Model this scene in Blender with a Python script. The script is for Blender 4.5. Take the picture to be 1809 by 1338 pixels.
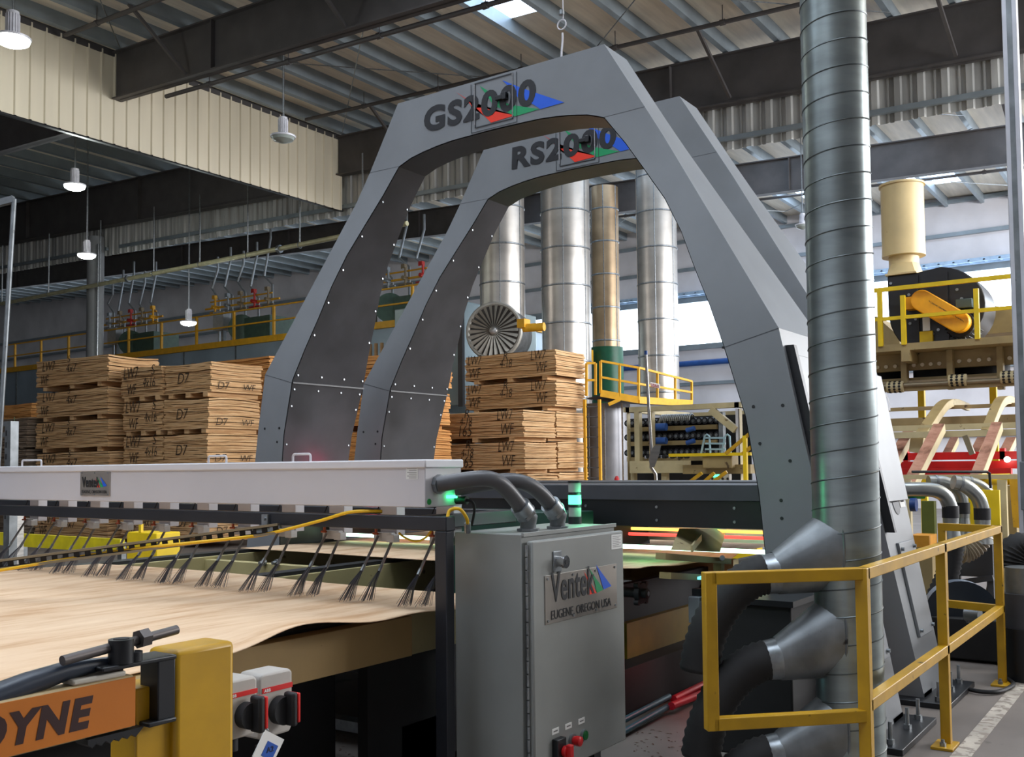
import bpy, bmesh, math, random
from mathutils import Vector, Matrix
for o in list(bpy.data.objects): bpy.data.objects.remove(o)
S = bpy.context.scene; COL = S.collection
random.seed(7)
# ------------------------------------------------------------ camera
YAW, PIT, ROL, FPX, CY = math.radians(34.8926), math.radians(2.7055), math.radians(-0.5829), 1757.94, 742.97
HC = 1.5
Fv = Vector((math.cos(YAW)*math.cos(PIT), math.sin(YAW)*math.cos(PIT), math.sin(PIT)))
Rv = Vector((math.sin(YAW), -math.cos(YAW), 0)); Uv = Rv.cross(Fv)
Rv, Uv = Rv*math.cos(ROL)+Uv*math.sin(ROL), -Rv*math.sin(ROL)+Uv*math.cos(ROL)
cd = bpy.data.cameras.new('camera'); cam = bpy.data.objects.new('camera', cd); COL.objects.link(cam)
mw = Matrix((Rv, Uv, -Fv)).transposed().to_4x4(); mw.translation = (0, 0, HC); cam.matrix_world = mw
cd.sensor_fit = 'HORIZONTAL'; cd.sensor_width = 36; cd.lens = FPX/1809*36
cd.shift_y = (CY-669)/1809; cd.clip_start = 0.05; cd.clip_end = 200
S.camera = cam
# ------------------------------------------------------------ world, exposure, daylight
S.view_settings.view_transform = 'Standard'; S.view_settings.look = 'None'
S.view_settings.exposure = 0.0; S.view_settings.gamma = 1; S.view_settings.use_curve_mapping = False
W = bpy.data.worlds.new('sky'); S.world = W; W.use_nodes = True
bg = W.node_tree.nodes['Background']; bg.inputs[0].default_value = (0.94, 0.97, 1.0, 1); bg.inputs[1].default_value = 2.4

def daylight(name, loc, rot, sx, sy, power, col):
    l = bpy.data.lights.new(name, 'AREA'); l.shape = 'RECTANGLE'; l.size = sx; l.size_y = sy; l.energy = power; l.color = col
    o = bpy.data.objects.new(name, l); COL.objects.link(o); o.location = loc; o.rotation_euler = rot; return o
# area lamps added for brightness at made-up, unseen skylights over the near bays
SKY_ADDED = [(-4.5, -1.5, 1, 7), (1, 4.5, -1, 4), (1, 4.5, 5.5, 10), (7, 10.5, -2, 2), (-4.5, -1.5, 9, 15), (7, 10.5, 6.6, 9.6)]
for (x0, x1, y0, y1) in SKY_ADDED:
    yc = (y0+y1)/2; daylight('added_skylight_fill', ((x0+x1)/2, yc, 9.9+.045*yc), (math.atan(.045), 0, 0), x1-x0, y1-y0, 180, (1, .965, .91))
daylight('side_opening_fill', (23.5, -8.9, 6.2), (math.radians(96), 0, 0), 23, 3.6, 5200, (.96, .97, 1))  # fill lamp at an unseen side opening, placed and sized for its light
# ------------------------------------------------------------ helpers
def lin(c): return tuple((x/255/12.92 if x/255 <= .04045 else ((x/255+.055)/1.055)**2.4) for x in c)
def ray(px, py): return Fv + Rv*((px-904.5)/FPX) - Uv*((py-CY)/FPX)
CAM = Vector((0, 0, HC))
def P(px, py, X=None, Y=None, Z=None, d=None):
    r = ray(px, py)
    t = d if d is not None else (X/r.x if X is not None else (Y/r.y if Y is not None else (Z-HC)/r.z))
    return CAM + r*t
MATS = {}
def M(name, col, rough=.5, metal=0., noise=.12, nscale=6., bump=0., emit=0., spec=.5, stretch=None, spot=None, alpha=1., trans=0.):
    if name in MATS: return MATS[name]
    m = bpy.data.materials.new(name); MATS[name] = m; m.use_nodes = True
    nt = m.node_tree; b = nt.nodes['Principled BSDF']
    c = lin(col); N = nt.nodes; L = nt.links
    b.inputs['Roughness'].default_value = rough; b.inputs['Metallic'].default_value = metal
    b.inputs['Specular IOR Level'].default_value = spec
    if trans: b.inputs['Transmission Weight'].default_value = trans
    if alpha < 1: b.inputs['Alpha'].default_value = alpha
    if emit:
        b.inputs['Base Color'].default_value = (*c, 1)
        b.inputs['Emission Color'].default_value = (*c, 1); b.inputs['Emission Strength'].default_value = emit; return m
    tc = N.new('ShaderNodeTexCoord'); mp = N.new('ShaderNodeMapping'); L.new(tc.outputs['Object'], mp.inputs[0])
    if stretch: mp.inputs['Scale'].default_value = stretch
    nz = N.new('ShaderNodeTexNoise'); nz.inputs['Scale'].default_value = nscale; nz.inputs['Detail'].default_value = 5
    L.new(mp.outputs[0], nz.inputs['Vector'])
    cr = N.new('ShaderNodeValToRGB'); L.new(nz.outputs[0], cr.inputs[0])
    cr.color_ramp.elements[0].position = .3; cr.color_ramp.elements[1].position = .72
    cr.color_ramp.elements[0].color = (*[x*(1-noise*1.6) for x in c], 1); cr.color_ramp.elements[1].color = (*[min(1, x*(1+noise)) for x in c], 1)
    out = cr.outputs[0]
    if spot:     # chipped / dirty spots: (colour, scale, threshold)
        n2 = N.new('ShaderNodeTexNoise'); n2.inputs['Scale'].default_value = spot[1]; n2.inputs['Detail'].default_value = 8; L.new(tc.outputs['Object'], n2.inputs['Vector'])
        r2 = N.new('ShaderNodeValToRGB'); r2.color_ramp.elements[0].position = spot[2]; r2.color_ramp.elements[1].position = spot[2]+.04; L.new(n2.outputs[0], r2.inputs[0])
        mx = N.new('ShaderNodeMix'); mx.data_type = 'RGBA'; L.new(r2.outputs[0], mx.inputs[0]); L.new(out, mx.inputs[6]); mx.inputs[7].default_value = (*lin(spot[0]), 1); out = mx.outputs[2]
    L.new(out, b.inputs['Base Color'])
    if bump:
        bp = N.new('ShaderNodeBump'); bp.inputs['Strength'].default_value = bump; bp.inputs['Distance'].default_value = .01
        L.new(nz.outputs[0], bp.inputs['Height']); L.new(bp.outputs[0], b.inputs['Normal'])
    return m

def tag(o, label=None, cat=None, group=None, kind=None):
    if label: o['label'] = label
    if cat: o['category'] = cat
    if group: o['group'] = group
    if kind: o['kind'] = kind
    return o
ORG = {}
class MB:
    def __init__(s): s.v = []; s.f = []; s.m = []; s.mi = 0
    def add(s, vs, fs):
        n = len(s.v); s.v += [tuple(v) for v in vs]; s.f += [tuple(i+n for i in f) for f in fs]; s.m += [s.mi]*len(fs); return s
    def box(s, x0, x1, y0, y1, z0, z1):
        return s.add([(x, y, z) for z in (z0, z1) for y in (y0, y1) for x in (x0, x1)], [(0, 2, 3, 1), (4, 5, 7, 6), (0, 1, 5, 4), (2, 6, 7, 3), (0, 4, 6, 2), (1, 3, 7, 5)])
    def cbox(s, c, dx, dy, dz): return s.box(c[0]-dx/2, c[0]+dx/2, c[1]-dy/2, c[1]+dy/2, c[2]-dz/2, c[2]+dz/2)
    def hexa(s, a, b):      # two quads a (4 pts), b (4 pts)
        return s.add(list(a)+list(b), [(3, 2, 1, 0), (4, 5, 6, 7), (0, 1, 5, 4), (1, 2, 6, 5), (2, 3, 7, 6), (3, 0, 4, 7)])
    def prism(s, pts, axis, a, b):      # 2-D outline extruded along an axis
        n = len(pts)
        def mk(p, t): return {'X': (t, p[0], p[1]), 'Y': (p[0], t, p[1]), 'Z': (p[0], p[1], t)}[axis]
        vs = [mk(p, a) for p in pts]+[mk(p, b) for p in pts]
        return s.add(vs, [tuple(range(n)), tuple(range(2*n-1, n-1, -1))]+[(i, i+n, (i+1) % n+n, (i+1) % n) for i in range(n)])
    def beam(s, p, q, w, h=None, up=(0, 0, 1)):     # rectangular bar from p to q
        p, q = Vector(p), Vector(q); h = h or w; d = (q-p).normalized(); u = Vector(up)
        if abs(d.dot(u)) > .98: u = Vector((1, 0, 0))
        sd = d.cross(u).normalized(); u = sd.cross(d)
        o = [(-1, -1), (1, -1), (1, 1), (-1, 1)]
        return s.hexa([p+sd*w/2*i+u*h/2*j for i, j in o], [q+sd*w/2*i+u*h/2*j for i, j in o])
    def tube(s, pts, r, n=12, caps=True, rs=None):
        pts = [Vector(p) for p in pts]; k = len(pts); rs = rs or [r]*k; vs = []; fs = []
        t0 = (pts[1]-pts[0]).normalized(); a = t0.orthogonal().normalized()
        for i, p in enumerate(pts):
            t = ((pts[min(i+1, k-1)]-pts[max(i-1, 0)]).normalized())
            a = (a-t*a.dot(t)).normalized(); b = t.cross(a)
            for j in range(n):
                th = 2*math.pi*j/n; vs.append(p+(a*math.cos(th)+b*math.sin(th))*rs[i])
        for i in range(k-1):
            for j in range(n): fs.append((i*n+j, i*n+(j+1) % n, (i+1)*n+(j+1) % n, (i+1)*n+j))
        if caps: fs += [tuple(range(n-1, -1, -1)), tuple(range((k-1)*n, k*n))]
        return s.add(vs, fs)
    def cyl(s, p, q, r, n=16, r2=None): return s.tube([p, q], r, n, rs=[r, r if r2 is None else r2])
    def build(s, name, mat, parent=None, smooth=40, bevel=0, **kw):
        og = ORG.get(parent.name, Vector((0, 0, 0))) if parent else Vector((0, 0, 0))
        if not parent and s.v and not kw.get('raw'):
            xs = [v[0] for v in s.v]; ys = [v[1] for v in s.v]; zs = [v[2] for v in s.v]
            og = Vector(((min(xs)+max(xs))/2, (min(ys)+max(ys))/2, min(zs)))
        me = bpy.data.meshes.new(name); me.from_pydata([tuple(Vector(v)-og) for v in s.v], [], s.f)
        for mm in (mat if isinstance(mat, (list, tuple)) else [mat]): me.materials.append(mm)
        if any(s.m): me.polygons.foreach_set('material_index', s.m)
        bm = bmesh.new(); bm.from_mesh(me); bmesh.ops.recalc_face_normals(bm, faces=bm.faces)
        bm.to_mesh(me); bm.free()
        if smooth: me.shade_smooth(); me.set_sharp_from_angle(angle=math.radians(smooth))
        o = bpy.data.objects.new(name, me); COL.objects.link(o)
        if parent: o.parent = parent; ORG[o.name] = og
        else: o.location = og; ORG[o.name] = og
        if bevel:
            md = o.modifiers.new('bevel', 'BEVEL'); md.width = bevel; md.segments = 2; md.limit_method = 'ANGLE'
        return o
def thing(name, loc, label, cat, group=None):
    o = bpy.data.objects.new(name, None); COL.objects.link(o); o.location = loc; o.empty_display_size = .1
    ORG[o.name] = Vector(loc); return tag(o, label, cat, group)
def mesh1(mb, name, mat, label, cat, group=None, **kw): return tag(mb.build(name, mat, None, **kw), label, cat, group)
def text(name, body, mat, parent, origin, xdir, ydir, height, width=None, bold=0., shear=0., depth=.0005, align='LEFT'):
    """lettering whose baseline starts at origin, running along xdir, rising along ydir"""
    cu = bpy.data.curves.new(name, 'FONT'); cu.body = body; cu.size = 1; cu.offset = bold; cu.shear = shear; cu.extrude = 0.01; cu.resolution_u = 4; cu.space_character = 1+bold*3.2
    t = bpy.data.objects.new(name, cu); COL.objects.link(t)
    dg = bpy.context.evaluated_depsgraph_get(); dg.update()
    me = bpy.data.meshes.new_from_object(t.evaluated_get(dg)); bpy.data.objects.remove(t)
    xs = [v.co.x for v in me.vertices]; ys = [v.co.y for v in me.vertices]
    x0, x1, y1 = min(xs), max(xs), max(ys); y0 = min(ys)
    sy = height/(y1-y0); sx = (width/(x1-x0)) if width else sy
    xd = Vector(xdir).normalized(); yd = Vector(ydir).normalized(); zd = xd.cross(yd)
    og = ORG.get(parent.name, Vector((0, 0, 0)))
    for v in me.vertices:
        q = Vector(origin)+xd*((v.co.x-x0)*sx)+yd*((v.co.y-y0)*sy)+zd*(depth*(v.co.z/.01)*.5)
        v.co = q-og
    me.materials.clear(); me.materials.append(mat)
    o = bpy.data.objects.new(name, me); COL.objects.link(o); o.parent = parent; ORG[o.name] = og; return o
def copy_tree(o, parent=None):
    c = o.copy(); COL.objects.link(c); c.parent = parent; ORG[c.name] = ORG.get(o.name, Vector())
    for ch in list(o.children): copy_tree(ch, c)
    return c
def arc(c, u, v, r, a0, a1, n=8):
    c, u, v = Vector(c), Vector(u), Vector(v)
    return [c+(u*math.cos(math.radians(a0+(a1-a0)*i/n))+v*math.sin(math.radians(a0+(a1-a0)*i/n)))*r for i in range(n+1)]
def bez(p0, p1, p2, p3, n=14):
    p0, p1, p2, p3 = map(Vector, (p0, p1, p2, p3)); o = []
    for i in range(n+1):
        t = i/n; o.append(p0*(1-t)**3+p1*3*t*(1-t)**2+p2*3*t*t*(1-t)+p3*t**3)
    return o
# ------------------------------------------------------------ materials
grey_paint = M('grey_paint', (124, 127, 130), .40, 0, .05, 3, .05, spec=.6)
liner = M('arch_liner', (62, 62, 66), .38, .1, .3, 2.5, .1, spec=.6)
black_paint = M('black_paint', (22, 24, 28), .4, 0, .2)
black_rub = M('black_rubber', (20, 20, 22), .6, 0, .2)
soft_black = M('soft_black', (34, 33, 33), .75, 0, .25)
white_box = M('white_enclosure', (200, 197, 200), .45, 0, .03, 2)
cab_grey = M('cabinet_grey', (142, 144, 140), .4, 0, .07, 3, .05)
steel = M('brushed_steel', (178, 176, 172), .3, .9, .12, 4, .1, stretch=(1, 1, 12))
plate_m = M('nameplate_steel', (170, 163, 155), .32, .75, .1, 3)
chrome = M('chrome', (210, 212, 216), .15, 1., .04)
zinc = M('zinc', (150, 155, 158), .35, .8, .2, 20)
galv = M('galvanised', (150, 160, 160), .33, .85, .16, 3, .12, stretch=(1, 1, 4))
galv_d = M('galvanised_dull', (128, 132, 134), .42, .7, .2, 7, .1, spot=((60, 60, 60), 9, .68))
stain = M('stainless_cladding', (196, 190, 182), .36, .8, .14, 1.2, .2, stretch=(1, 1, 2))
yellow = M('yellow_paint', (190, 145, 16), .42, 0, .12, 6, .1, spot=((70, 48, 12), 14, .69))
yellow_b = M('bright_yellow', (232, 196, 10), .45, 0, .08)
yel_far = M('platform_yellow', (232, 172, 34), .5, 0, .08)
orange = M('orange_guard', (246, 165, 20), .4, 0, .05)
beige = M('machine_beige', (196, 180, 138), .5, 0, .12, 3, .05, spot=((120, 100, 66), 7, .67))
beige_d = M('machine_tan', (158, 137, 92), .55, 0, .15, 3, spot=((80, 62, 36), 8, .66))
red_p = M('red_paint', (205, 22, 18), .45, 0, .1)
red_b = M('red_button', (190, 20, 24), .35)

green_p = M('green_paint', (16, 92, 62), .45, 0, .12)
blue_m = M('blue_motor', (40, 82, 150), .4, 0, .1)
dkbeam = M('red_iron_dark', (82, 79, 79), .55, .1, .14, 2)
purl = M('galvanised_purlin', (140, 151, 158), .42, .35, .1, 2)
ins = M('roof_insulation', (236, 226, 208), .6, 0, .1, 1.5, .5, stretch=(.6, 5, 1))
cream = M('cream_siding', (226, 216, 192), .5, 0, .05, .7, stretch=(3, 1, .4))
gsid = M('grey_siding', (190, 190, 186), .45, .2, .22, .9, stretch=(1, 4, .4))
wallw = M('vinyl_wall', (218, 216, 220), .5, 0, .14, .5, .3)
ink = M('marker_ink', (52, 38, 26), .8, 0, .05)
blk_txt = M('black_lettering', (28, 28, 32), .5, 0, .03)
f_red = M('flash_red', (240, 52, 24), .5, 0, .02); f_grn = M('flash_green', (16, 150, 92), .5, 0, .02); f_blu = M('flash_blue', (24, 92, 214), .5, 0, .02)
paper = M('white_label', (226, 226, 222), .6, 0, .03)
grn_on = M('green_lamp_lit', (60, 255, 150), emit=6)
lamp_on = M('lamp_lens_lit', (245, 255, 246), emit=14)
lens_cl = M('clear_grey_lens', (150, 158, 152), .3, 0, .04)
win_m = M('daylight_window', (226, 240, 255), emit=5)
sky_m = M('skylight_panel', (205, 228, 255), emit=5)
conc = M('concrete_floor', (118, 110, 104), .6, 0, .18, 1.2, .1, spot=((84, 78, 72), 3, .66))
def wood(name, c1, c2, c3, axis='Z', sc=22, bump=.4, streak=None, rough=.7):
    m = bpy.data.materials.new(name); MATS[name] = m; m.use_nodes = True; nt = m.node_tree; N = nt.nodes; L = nt.links; b = N['Principled BSDF']
    b.inputs['Roughness'].default_value = rough; b.inputs['Specular IOR Level'].default_value = .2
    tc = N.new('ShaderNodeTexCoord'); mp = N.new('ShaderNodeMapping'); L.new(tc.outputs['Object'], mp.inputs[0]); mp.inputs['Scale'].default_value = streak or (.7, .7, sc)
    nz = N.new('ShaderNodeTexNoise'); nz.inputs['Scale'].default_value = 1.8; nz.inputs['Detail'].default_value = 6; nz.inputs['Roughness'].default_value = .65; nz.inputs['Distortion'].default_value = .3
    L.new(mp.outputs[0], nz.inputs['Vector'])
    cr = N.new('ShaderNodeValToRGB'); L.new(nz.outputs[0], cr.inputs[0]); e = cr.color_ramp.elements
    e[0].position = .34; e[0].color = (*lin(c1), 1); e[1].position = .7; e[1].color = (*lin(c3), 1); k = e.new(.5); k.color = (*lin(c2), 1)
    L.new(cr.outputs[0], b.inputs['Base Color'])
    bp = N.new('ShaderNodeBump'); bp.inputs['Strength'].default_value = bump; bp.inputs['Distance'].default_value = .02
    L.new(nz.outputs[0], bp.inputs['Height']); L.new(bp.outputs[0], b.inputs['Normal']); return m
pile_m = wood('veneer_edge', (140, 96, 60), (214, 170, 120), (240, 208, 164), sc=36)
pile_o = wood('veneer_edge_orange', (146, 86, 40), (220, 154, 88), (244, 192, 128), sc=36)
pile_g = wood('veneer_edge_weathered', (70, 58, 48), (132, 114, 96), (166, 148, 128))
sheet_m = wood('veneer_face', (196, 156, 118), (218, 186, 152), (230, 202, 170), streak=(.8, 4.5, 1), bump=.02, rough=.6)
belt_m = wood('belt_fabric', (120, 84, 66), (164, 118, 98), (186, 142, 120), streak=(2, 2, 2), bump=.1)

# ============================================================ SETTING
mb = MB(); mb.add([(-8, -9, 0), (36, -9, 0), (36, 84, 0), (-8, 84, 0)], [(0, 1, 2, 3)])
tag(mb.build('floor', conc, raw=1), kind='structure')
def roofz(y): return 9.66+.045*y
# curtain wall of cream ribbed siding above the aisle
def ribbed(p0, p1, zb0, zb1, zt0, zt1, nrm, pitch, depth, pat):
    """ribbed sheet between two plan points; pat = list of (fraction, out) inside one pitch"""
    m = MB(); p0, p1 = Vector(p0), Vector(p1); Ln = (p1-p0).length; d = (p1-p0)/Ln; n = Vector(nrm); k = int(Ln/pitch); vs = []
    for i in range(k):
        for fr, o in pat:
            s = (i+fr)*pitch; q = p0+d*s+n*(o*depth); t = s/Ln; vs.append((q.x, q.y, zb0+(zb1-zb0)*t)); vs.append((q.x, q.y, zt0+(zt1-zt0)*t))
    fs = [(2*i, 2*i+2, 2*i+3, 2*i+1) for i in range(len(vs)//2-1)]
    return m.add(vs, fs)
pat = [(0, 0), (.62, 0), (.68, 1), (.78, 1), (.84, 0)]
wl = ribbed((-3, 19), (19.37, 19), 8.56, 8.5, 10.5, 10.5, (0, -1), .31, .035, pat).build('wall_left', cream, smooth=0, raw=1); tag(wl, kind='structure')
m = MB(); m.box(-3, 19.37, 18.97, 19.1, 10.42, 10.56); m.build('ledger_angle', dkbeam, wl)
m = MB(); m.box(-3, 19.37, 19.04, 19.14, 8.5, 8.58); m.build('bottom_angle', black_paint, wl)
# draft curtain of grey ribbed siding behind the second roof beam
pat2 = [(0, 0), (.3, 0), (.36, 1), (.62, 1), (.68, 0), (.84, 0), (.88, .4), (.94, .4), (.98, 0)]
we = ribbed((19.45, 1), (19.45, 75), 7.86, 10.1, 9.7, 12.7, (-1, 0), .42, .06, pat2).build('wall_curtain', gsid, smooth=0, raw=1); tag(we, kind='structure')
m = MB()
for a, b in [(1, 9), (9.2, 19), (19.2, 29.2), (29.9, 75)]: m.beam((19.33, a, 8.07+.0302*(a-1)), (19.33, b, 8.07+.0302*(b-1)), .09, .1)
m.build('girt', purl, we)
# far wall
XF = 35.
m = MB(); WB, WT, YB = 6.1, 7.72, 3
m.box(XF, XF+.2, -4, 80, 0, WB); m.box(XF, XF+.2, -4, 80, WT, 13.6)
wf = tag(m.build('wall_far', wallw, raw=1), kind='structure')
m = MB()
for z, h in ((WB-.1, .2), (WT+.12, .26), (9.0, .12), (10.1, .12), (4.6, .12), (2.4, .1)): m.box(XF-.15, XF, -4, 80, z-h/2, z+h/2)
m.build('girt', purl, wf)
m = MB()
for y in (28, 35): m.box(XF-.35, XF, y, y+.3, 0, 10.4)
m.build('wall_column', dkbeam, wf)
m = MB(); m.add([(XF+.1, -4, WB), (XF+.1, 80, WB), (XF+.1, 80, WT), (XF+.1, -4, WT)], [(0, 1, 2, 3)])
tag(m.build('window_1', win_m, raw=1), kind='structure')
# walls out of view that close the mill
m = MB(); m.box(-8.2, -8, -9, 84, 0, 14); tag(m.build('wall_near', wallw, raw=1), kind='structure')
m = MB(); m.box(-8, 36, -9.2, -9, 0, 4.4); m.box(-8, 36, -9.2, -9, 8.0, 9.6); m.box(-8, 12, -9.2, -9, 4.4, 8)  # the opening in this unseen wall is shaped for the light it admits
for x in range(12, 36, 6): m.box(x, x+.5, -9.2, -9, 4.4, 8.0)
tag(m.build('wall_right', wallw, raw=1), kind='structure')
m = MB(); m.box(-8, 36, 80, 80.2, 0, 14); tag(m.build('wall_back', M('wall_dim', (92, 94, 100), .6, 0, .2), raw=1), kind='structure')
# roof: insulated deck laid in bays, left open where the skylights are
m = MB(); sk = MB()
skl = SKY_ADDED+[(13.9, 16.0, 10.15, 11.2), (14.0, 15.5, -2, 1)]+[(20.6, 21.6, y, y+2.6) for y in (0, 3.4, 6.8, 10.2, 13.6)]+[(22.6, 25.6, y, y+1.5) for y in (-.5, 2.6, 5.8, 9., 12.2, 15.4)]+[(28, 33, y, y+1.6) for y in (-1, 2.4, 5.8, 9.2, 12.6)]  # first entries are the added, unseen skylights over the near bays
xs = sorted({-8., 36.}|{a for s in skl for a in s[:2]}); ys = sorted({-9., 80.}|{a for s in skl for a in s[2:]})
def dz(y): return roofz(y)+.3
for i in range(len(xs)-1):
    for j in range(len(ys)-1):
        cx, cy = (xs[i]+xs[i+1])/2, (ys[j]+ys[j+1])/2; t = sk if any(a < cx < b and c < cy < d for a, b, c, d in skl) else m
        t.add([(xs[i], ys[j], dz(ys[j])), (xs[i+1], ys[j], dz(ys[j])), (xs[i+1], ys[j+1], dz(ys[j+1])), (xs[i], ys[j+1], dz(ys[j+1]))], [(0, 1, 2, 3)])
ce = tag(m.build('ceiling', ins, raw=1), kind='structure')
tag(sk.build('window_2', sky_m, raw=1), kind='structure')
y = 18.75; k = 0
while y > -3:
    z = roofz(y); m = MB(); m.prism([(y-.04, z+.3), (y-.04, z+.02), (y+.06, z), (y+.06, z+.02), (y-.02, z+.04), (y-.02, z+.3)], 'X', -6, 35)
    m.build('purlin', purl, ce, smooth=0); y -= 1.09; k += 1
y = 19.9
while y < 78:
    z = roofz(y); m = MB(); m.prism([(y-.04, z+.3), (y-.04, z+.02), (y+.06, z), (y+.06, z+.02), (y-.02, z+.04), (y-.02, z+.3)], 'X', -6, 35)
    m.build('purlin', purl, ce, smooth=0); y += 1.3
def ibeam(X, y0, y1, off, h, w=.24):
    m = MB(); z0a, z1a = roofz(y0)-off, roofz(y1)-off
    for (dx, wz0, wz1) in ((.03, 0, h), (w, -h*0, .03), (w, h-.03, h)):
        ww = .02 if dx == .03 else w/2
        m.hexa([(X-ww, y0, z0a-h+wz0), (X+ww, y0, z0a-h+wz0), (X+ww, y0, z0a-h+wz1), (X-ww, y0, z0a-h+wz1)], [(X-ww, y1, z1a-h+wz0), (X+ww, y1, z1a-h+wz0), (X+ww, y1, z1a-h+wz1), (X-ww, y1, z1a-h+wz1)])
    k = y0+1.9
    while k < y1:
        z = roofz(k)-off; m.box(X-w/2, X+w/2, k-.01, k+.01, z-h, z); k += 6.6
    m.build('roof_beam', dkbeam, ce, smooth=0)
ibeam(12.45, -6, 18.97, 0, 1.04); ibeam(19.15, -6, 18.97, .03, 1.06); ibeam(26.5, -6, 78, .15, .95); ibeam(5.88, -6, 18.97, 0, 1.04); ibeam(-.7, -6, 18.97, 0, 1.04)
ibeam(12.45, 19.2, 78, .2, 1.3); ibeam(19.1, 19.2, 78, 0, 1.4, .3)
for X in (12.45, 19.15, 26.5):      # knee braces from the purlins to the beam flange
    for yy in (16.6, 12.2, 7.9, 3.6):
        if yy > 10 and X > 25: continue
        for s in (-1, 1):
            m = MB(); m.beam((X+s*1.35, yy, roofz(yy)+.05), (X+s*.12, yy-.15, roofz(yy)-1.0 if X < 26 else roofz(yy)-1.1), .06); m.build('knee_brace', dkbeam, ce)
m = MB()
for X0 in (5.9, 12.5, 19.2, 26.6):   # sag rods and cross bracing
    m.cyl((X0, 18.5, roofz(18.5)-.05), (X0+6.3, 11.5, roofz(11.5)-.05), .012, 6); m.cyl((X0, 11.5, roofz(11.5)-.05), (X0+6.3, 18.5, roofz(18.5)-.05), .012, 6)
    m.cyl((X0, 11.5, roofz(11.5)-.05), (X0+6.3, 4.5, roofz(4.5)-.05), .012, 6); m.cyl((X0, 4.5, roofz(4.5)-.05), (X0+6.3, 11.5, roofz(11.5)-.05), .012, 6)
m.build('brace_rod', zinc, ce)
# strut bars hanging below the roof
for X, a, b in ((17.4, -3, 18.4), (11.1, 12, 18.7), (22.6, -3, 17.5), (30.6, -3, 17), (12.7, 6, 17.6)):
    m = MB(); z = -.14 if X != 12.7 else -1.12
    m.cyl((X, a, roofz(a)+z), (X, b, roofz(b)+z), .045, 8)
    k = a+1
    while k < b: m.cyl((X, k, roofz(k)+z), (X, k, roofz(k)+.2), .01, 5); m.cyl((X, k-.05, roofz(k)+z), (X, k+.05, roofz(k)+z), .06, 8); k += 2.3
    mesh1(m, 'sprinkler_pipe', dkbeam, {17.4: 'dark sprinkler pipe hung under the purlins between the first two roof beams', 11.1: 'short dark sprinkler pipe ending near the cream siding', 22.6: 'dark sprinkler pipe beyond the grey ribbed curtain', 30.6: 'dark sprinkler pipe near the roof over the far windows', 12.7: 'dark pipe clipped under the bottom flange of the front roof beam'}[X], 'pipe', 'sprinkler pipes under the roof')
# ============================================================ columns, hung pipe
m = MB(); m.tube([(19.03, 30.1, 0), (19.03, 30.1, 9.3)], .27, 24)
c = thing('steel_column', (19.03, 30.1, 0), 'round grey steel column rising behind the veneer bundles', 'column'); m.build('shaft', M('column_paint', (128, 130, 132), .5, 0, .05), c)
m = MB(); m.tube([(18.9, 29.75, 0), (18.9, 29.75, 9)], .04, 8); m.build('conduit', zinc, c)
c = thing('hanging_pipe', (18.5, 27, 7.53), 'long cream pipe hung on rods below the grey siding', 'pipe')
m = MB(); m.cyl((18.5, 16, 7.55), (18.5, 37, 7.5), .065, 10); m.build('pipe_run', M('cream_pipe', (190, 186, 150), .45, .2), c)
for y in (17.5, 19.8, 21.9, 24, 26.2, 29, 32, 35):
    m = MB(); m.cyl((18.5, y, 7.55), (18.5, y, 9.6), .022, 6); m.tube(arc((18.5, y, 7.53), (1, 0, 0), (0, 0, 1), .085, 0, 360, 12), .012, 5); m.build('hanger', zinc, c)
for y in (20.6, 27.5): m = MB(); m.cyl((18.5, y-.05, 7.53), (18.5, y+.05, 7.53), .11, 12); m.build('coupling', zinc, c)
# ============================================================ high bay lamps
def highbay(pos, lit, label, drop=1.2, s=1.):
    x, y, z = pos; drop = dz(y)+.02-z-.42*s; t = thing('high_bay_lamp', (x, y, z), label, 'lamp', 'round high bay lamps')
    m = MB(); m.tube([(x, y, z+.02), (x, y, z+.05), (x, y, z+.08)], .1, 28, rs=[.24*s, .25*s, .1*s]); m.build('reflector', M('lamp_white', (214, 214, 220), .35, .1), t)
    m = MB(); m.cyl((x, y, z+.08), (x, y, z+.42*s), .085*s, 20)
    for i in range(16):
        a = i*math.pi/8; m.beam((x+.09*s*math.cos(a), y+.09*s*math.sin(a), z+.1), (x+.09*s*math.cos(a), y+.09*s*math.sin(a), z+.38*s), .012)
    m.build('driver_housing', MATS['lamp_white'], t)
    m = MB(); m.tube([(x, y, z+.02), (x, y, z-.03), (x, y, z-.07), (x, y, z-.09)], .1, 28, rs=[.235*s, .22*s, .15*s, .04*s] if lit else [.225*s, .2*s, .1*s, .03*s]); m.build('lens', lamp_on if lit else lens_cl, t)
    m = MB(); m.cyl((x, y, z+.42*s), (x, y, z+.42*s+drop), .012, 6); m.cyl((x+.03, y, z+.42*s), (x+.03, y, z+.42*s+drop), .006, 5); m.build('cable', zinc, t)
    if lit:
        l = bpy.data.lights.new('high_bay_light', 'POINT'); l.energy = 130; l.shadow_soft_size = .2; l.color = (.93, 1, .95)
        o = bpy.data.objects.new('high_bay_light', l); COL.objects.link(o); o.location = (x, y, z-.12)
    return t
highbay(P(500, 245, d=19.5), False, 'unlit round high bay lamp hanging before the cream siding', 1.6)
highbay(P(22, 72, d=16.2), True, 'brightly lit high bay lamp at the top corner over the cream siding', .8, 1.15)
highbay(P(132, 330, d=23), True, 'lit high bay lamp glowing in the dark bay under the cream siding', 1.6)
highbay(P(153, 452, d=27), True, 'lit high bay lamp beside the round grey column', 1)
highbay(P(333, 571, d=30), True, 'lit high bay lamp low over the dryer roof', .8)
highbay(P(1418, 400, d=26), False, 'unlit high bay lamp hanging in front of the far wall beside the tall duct', 1.8, .8)
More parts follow.
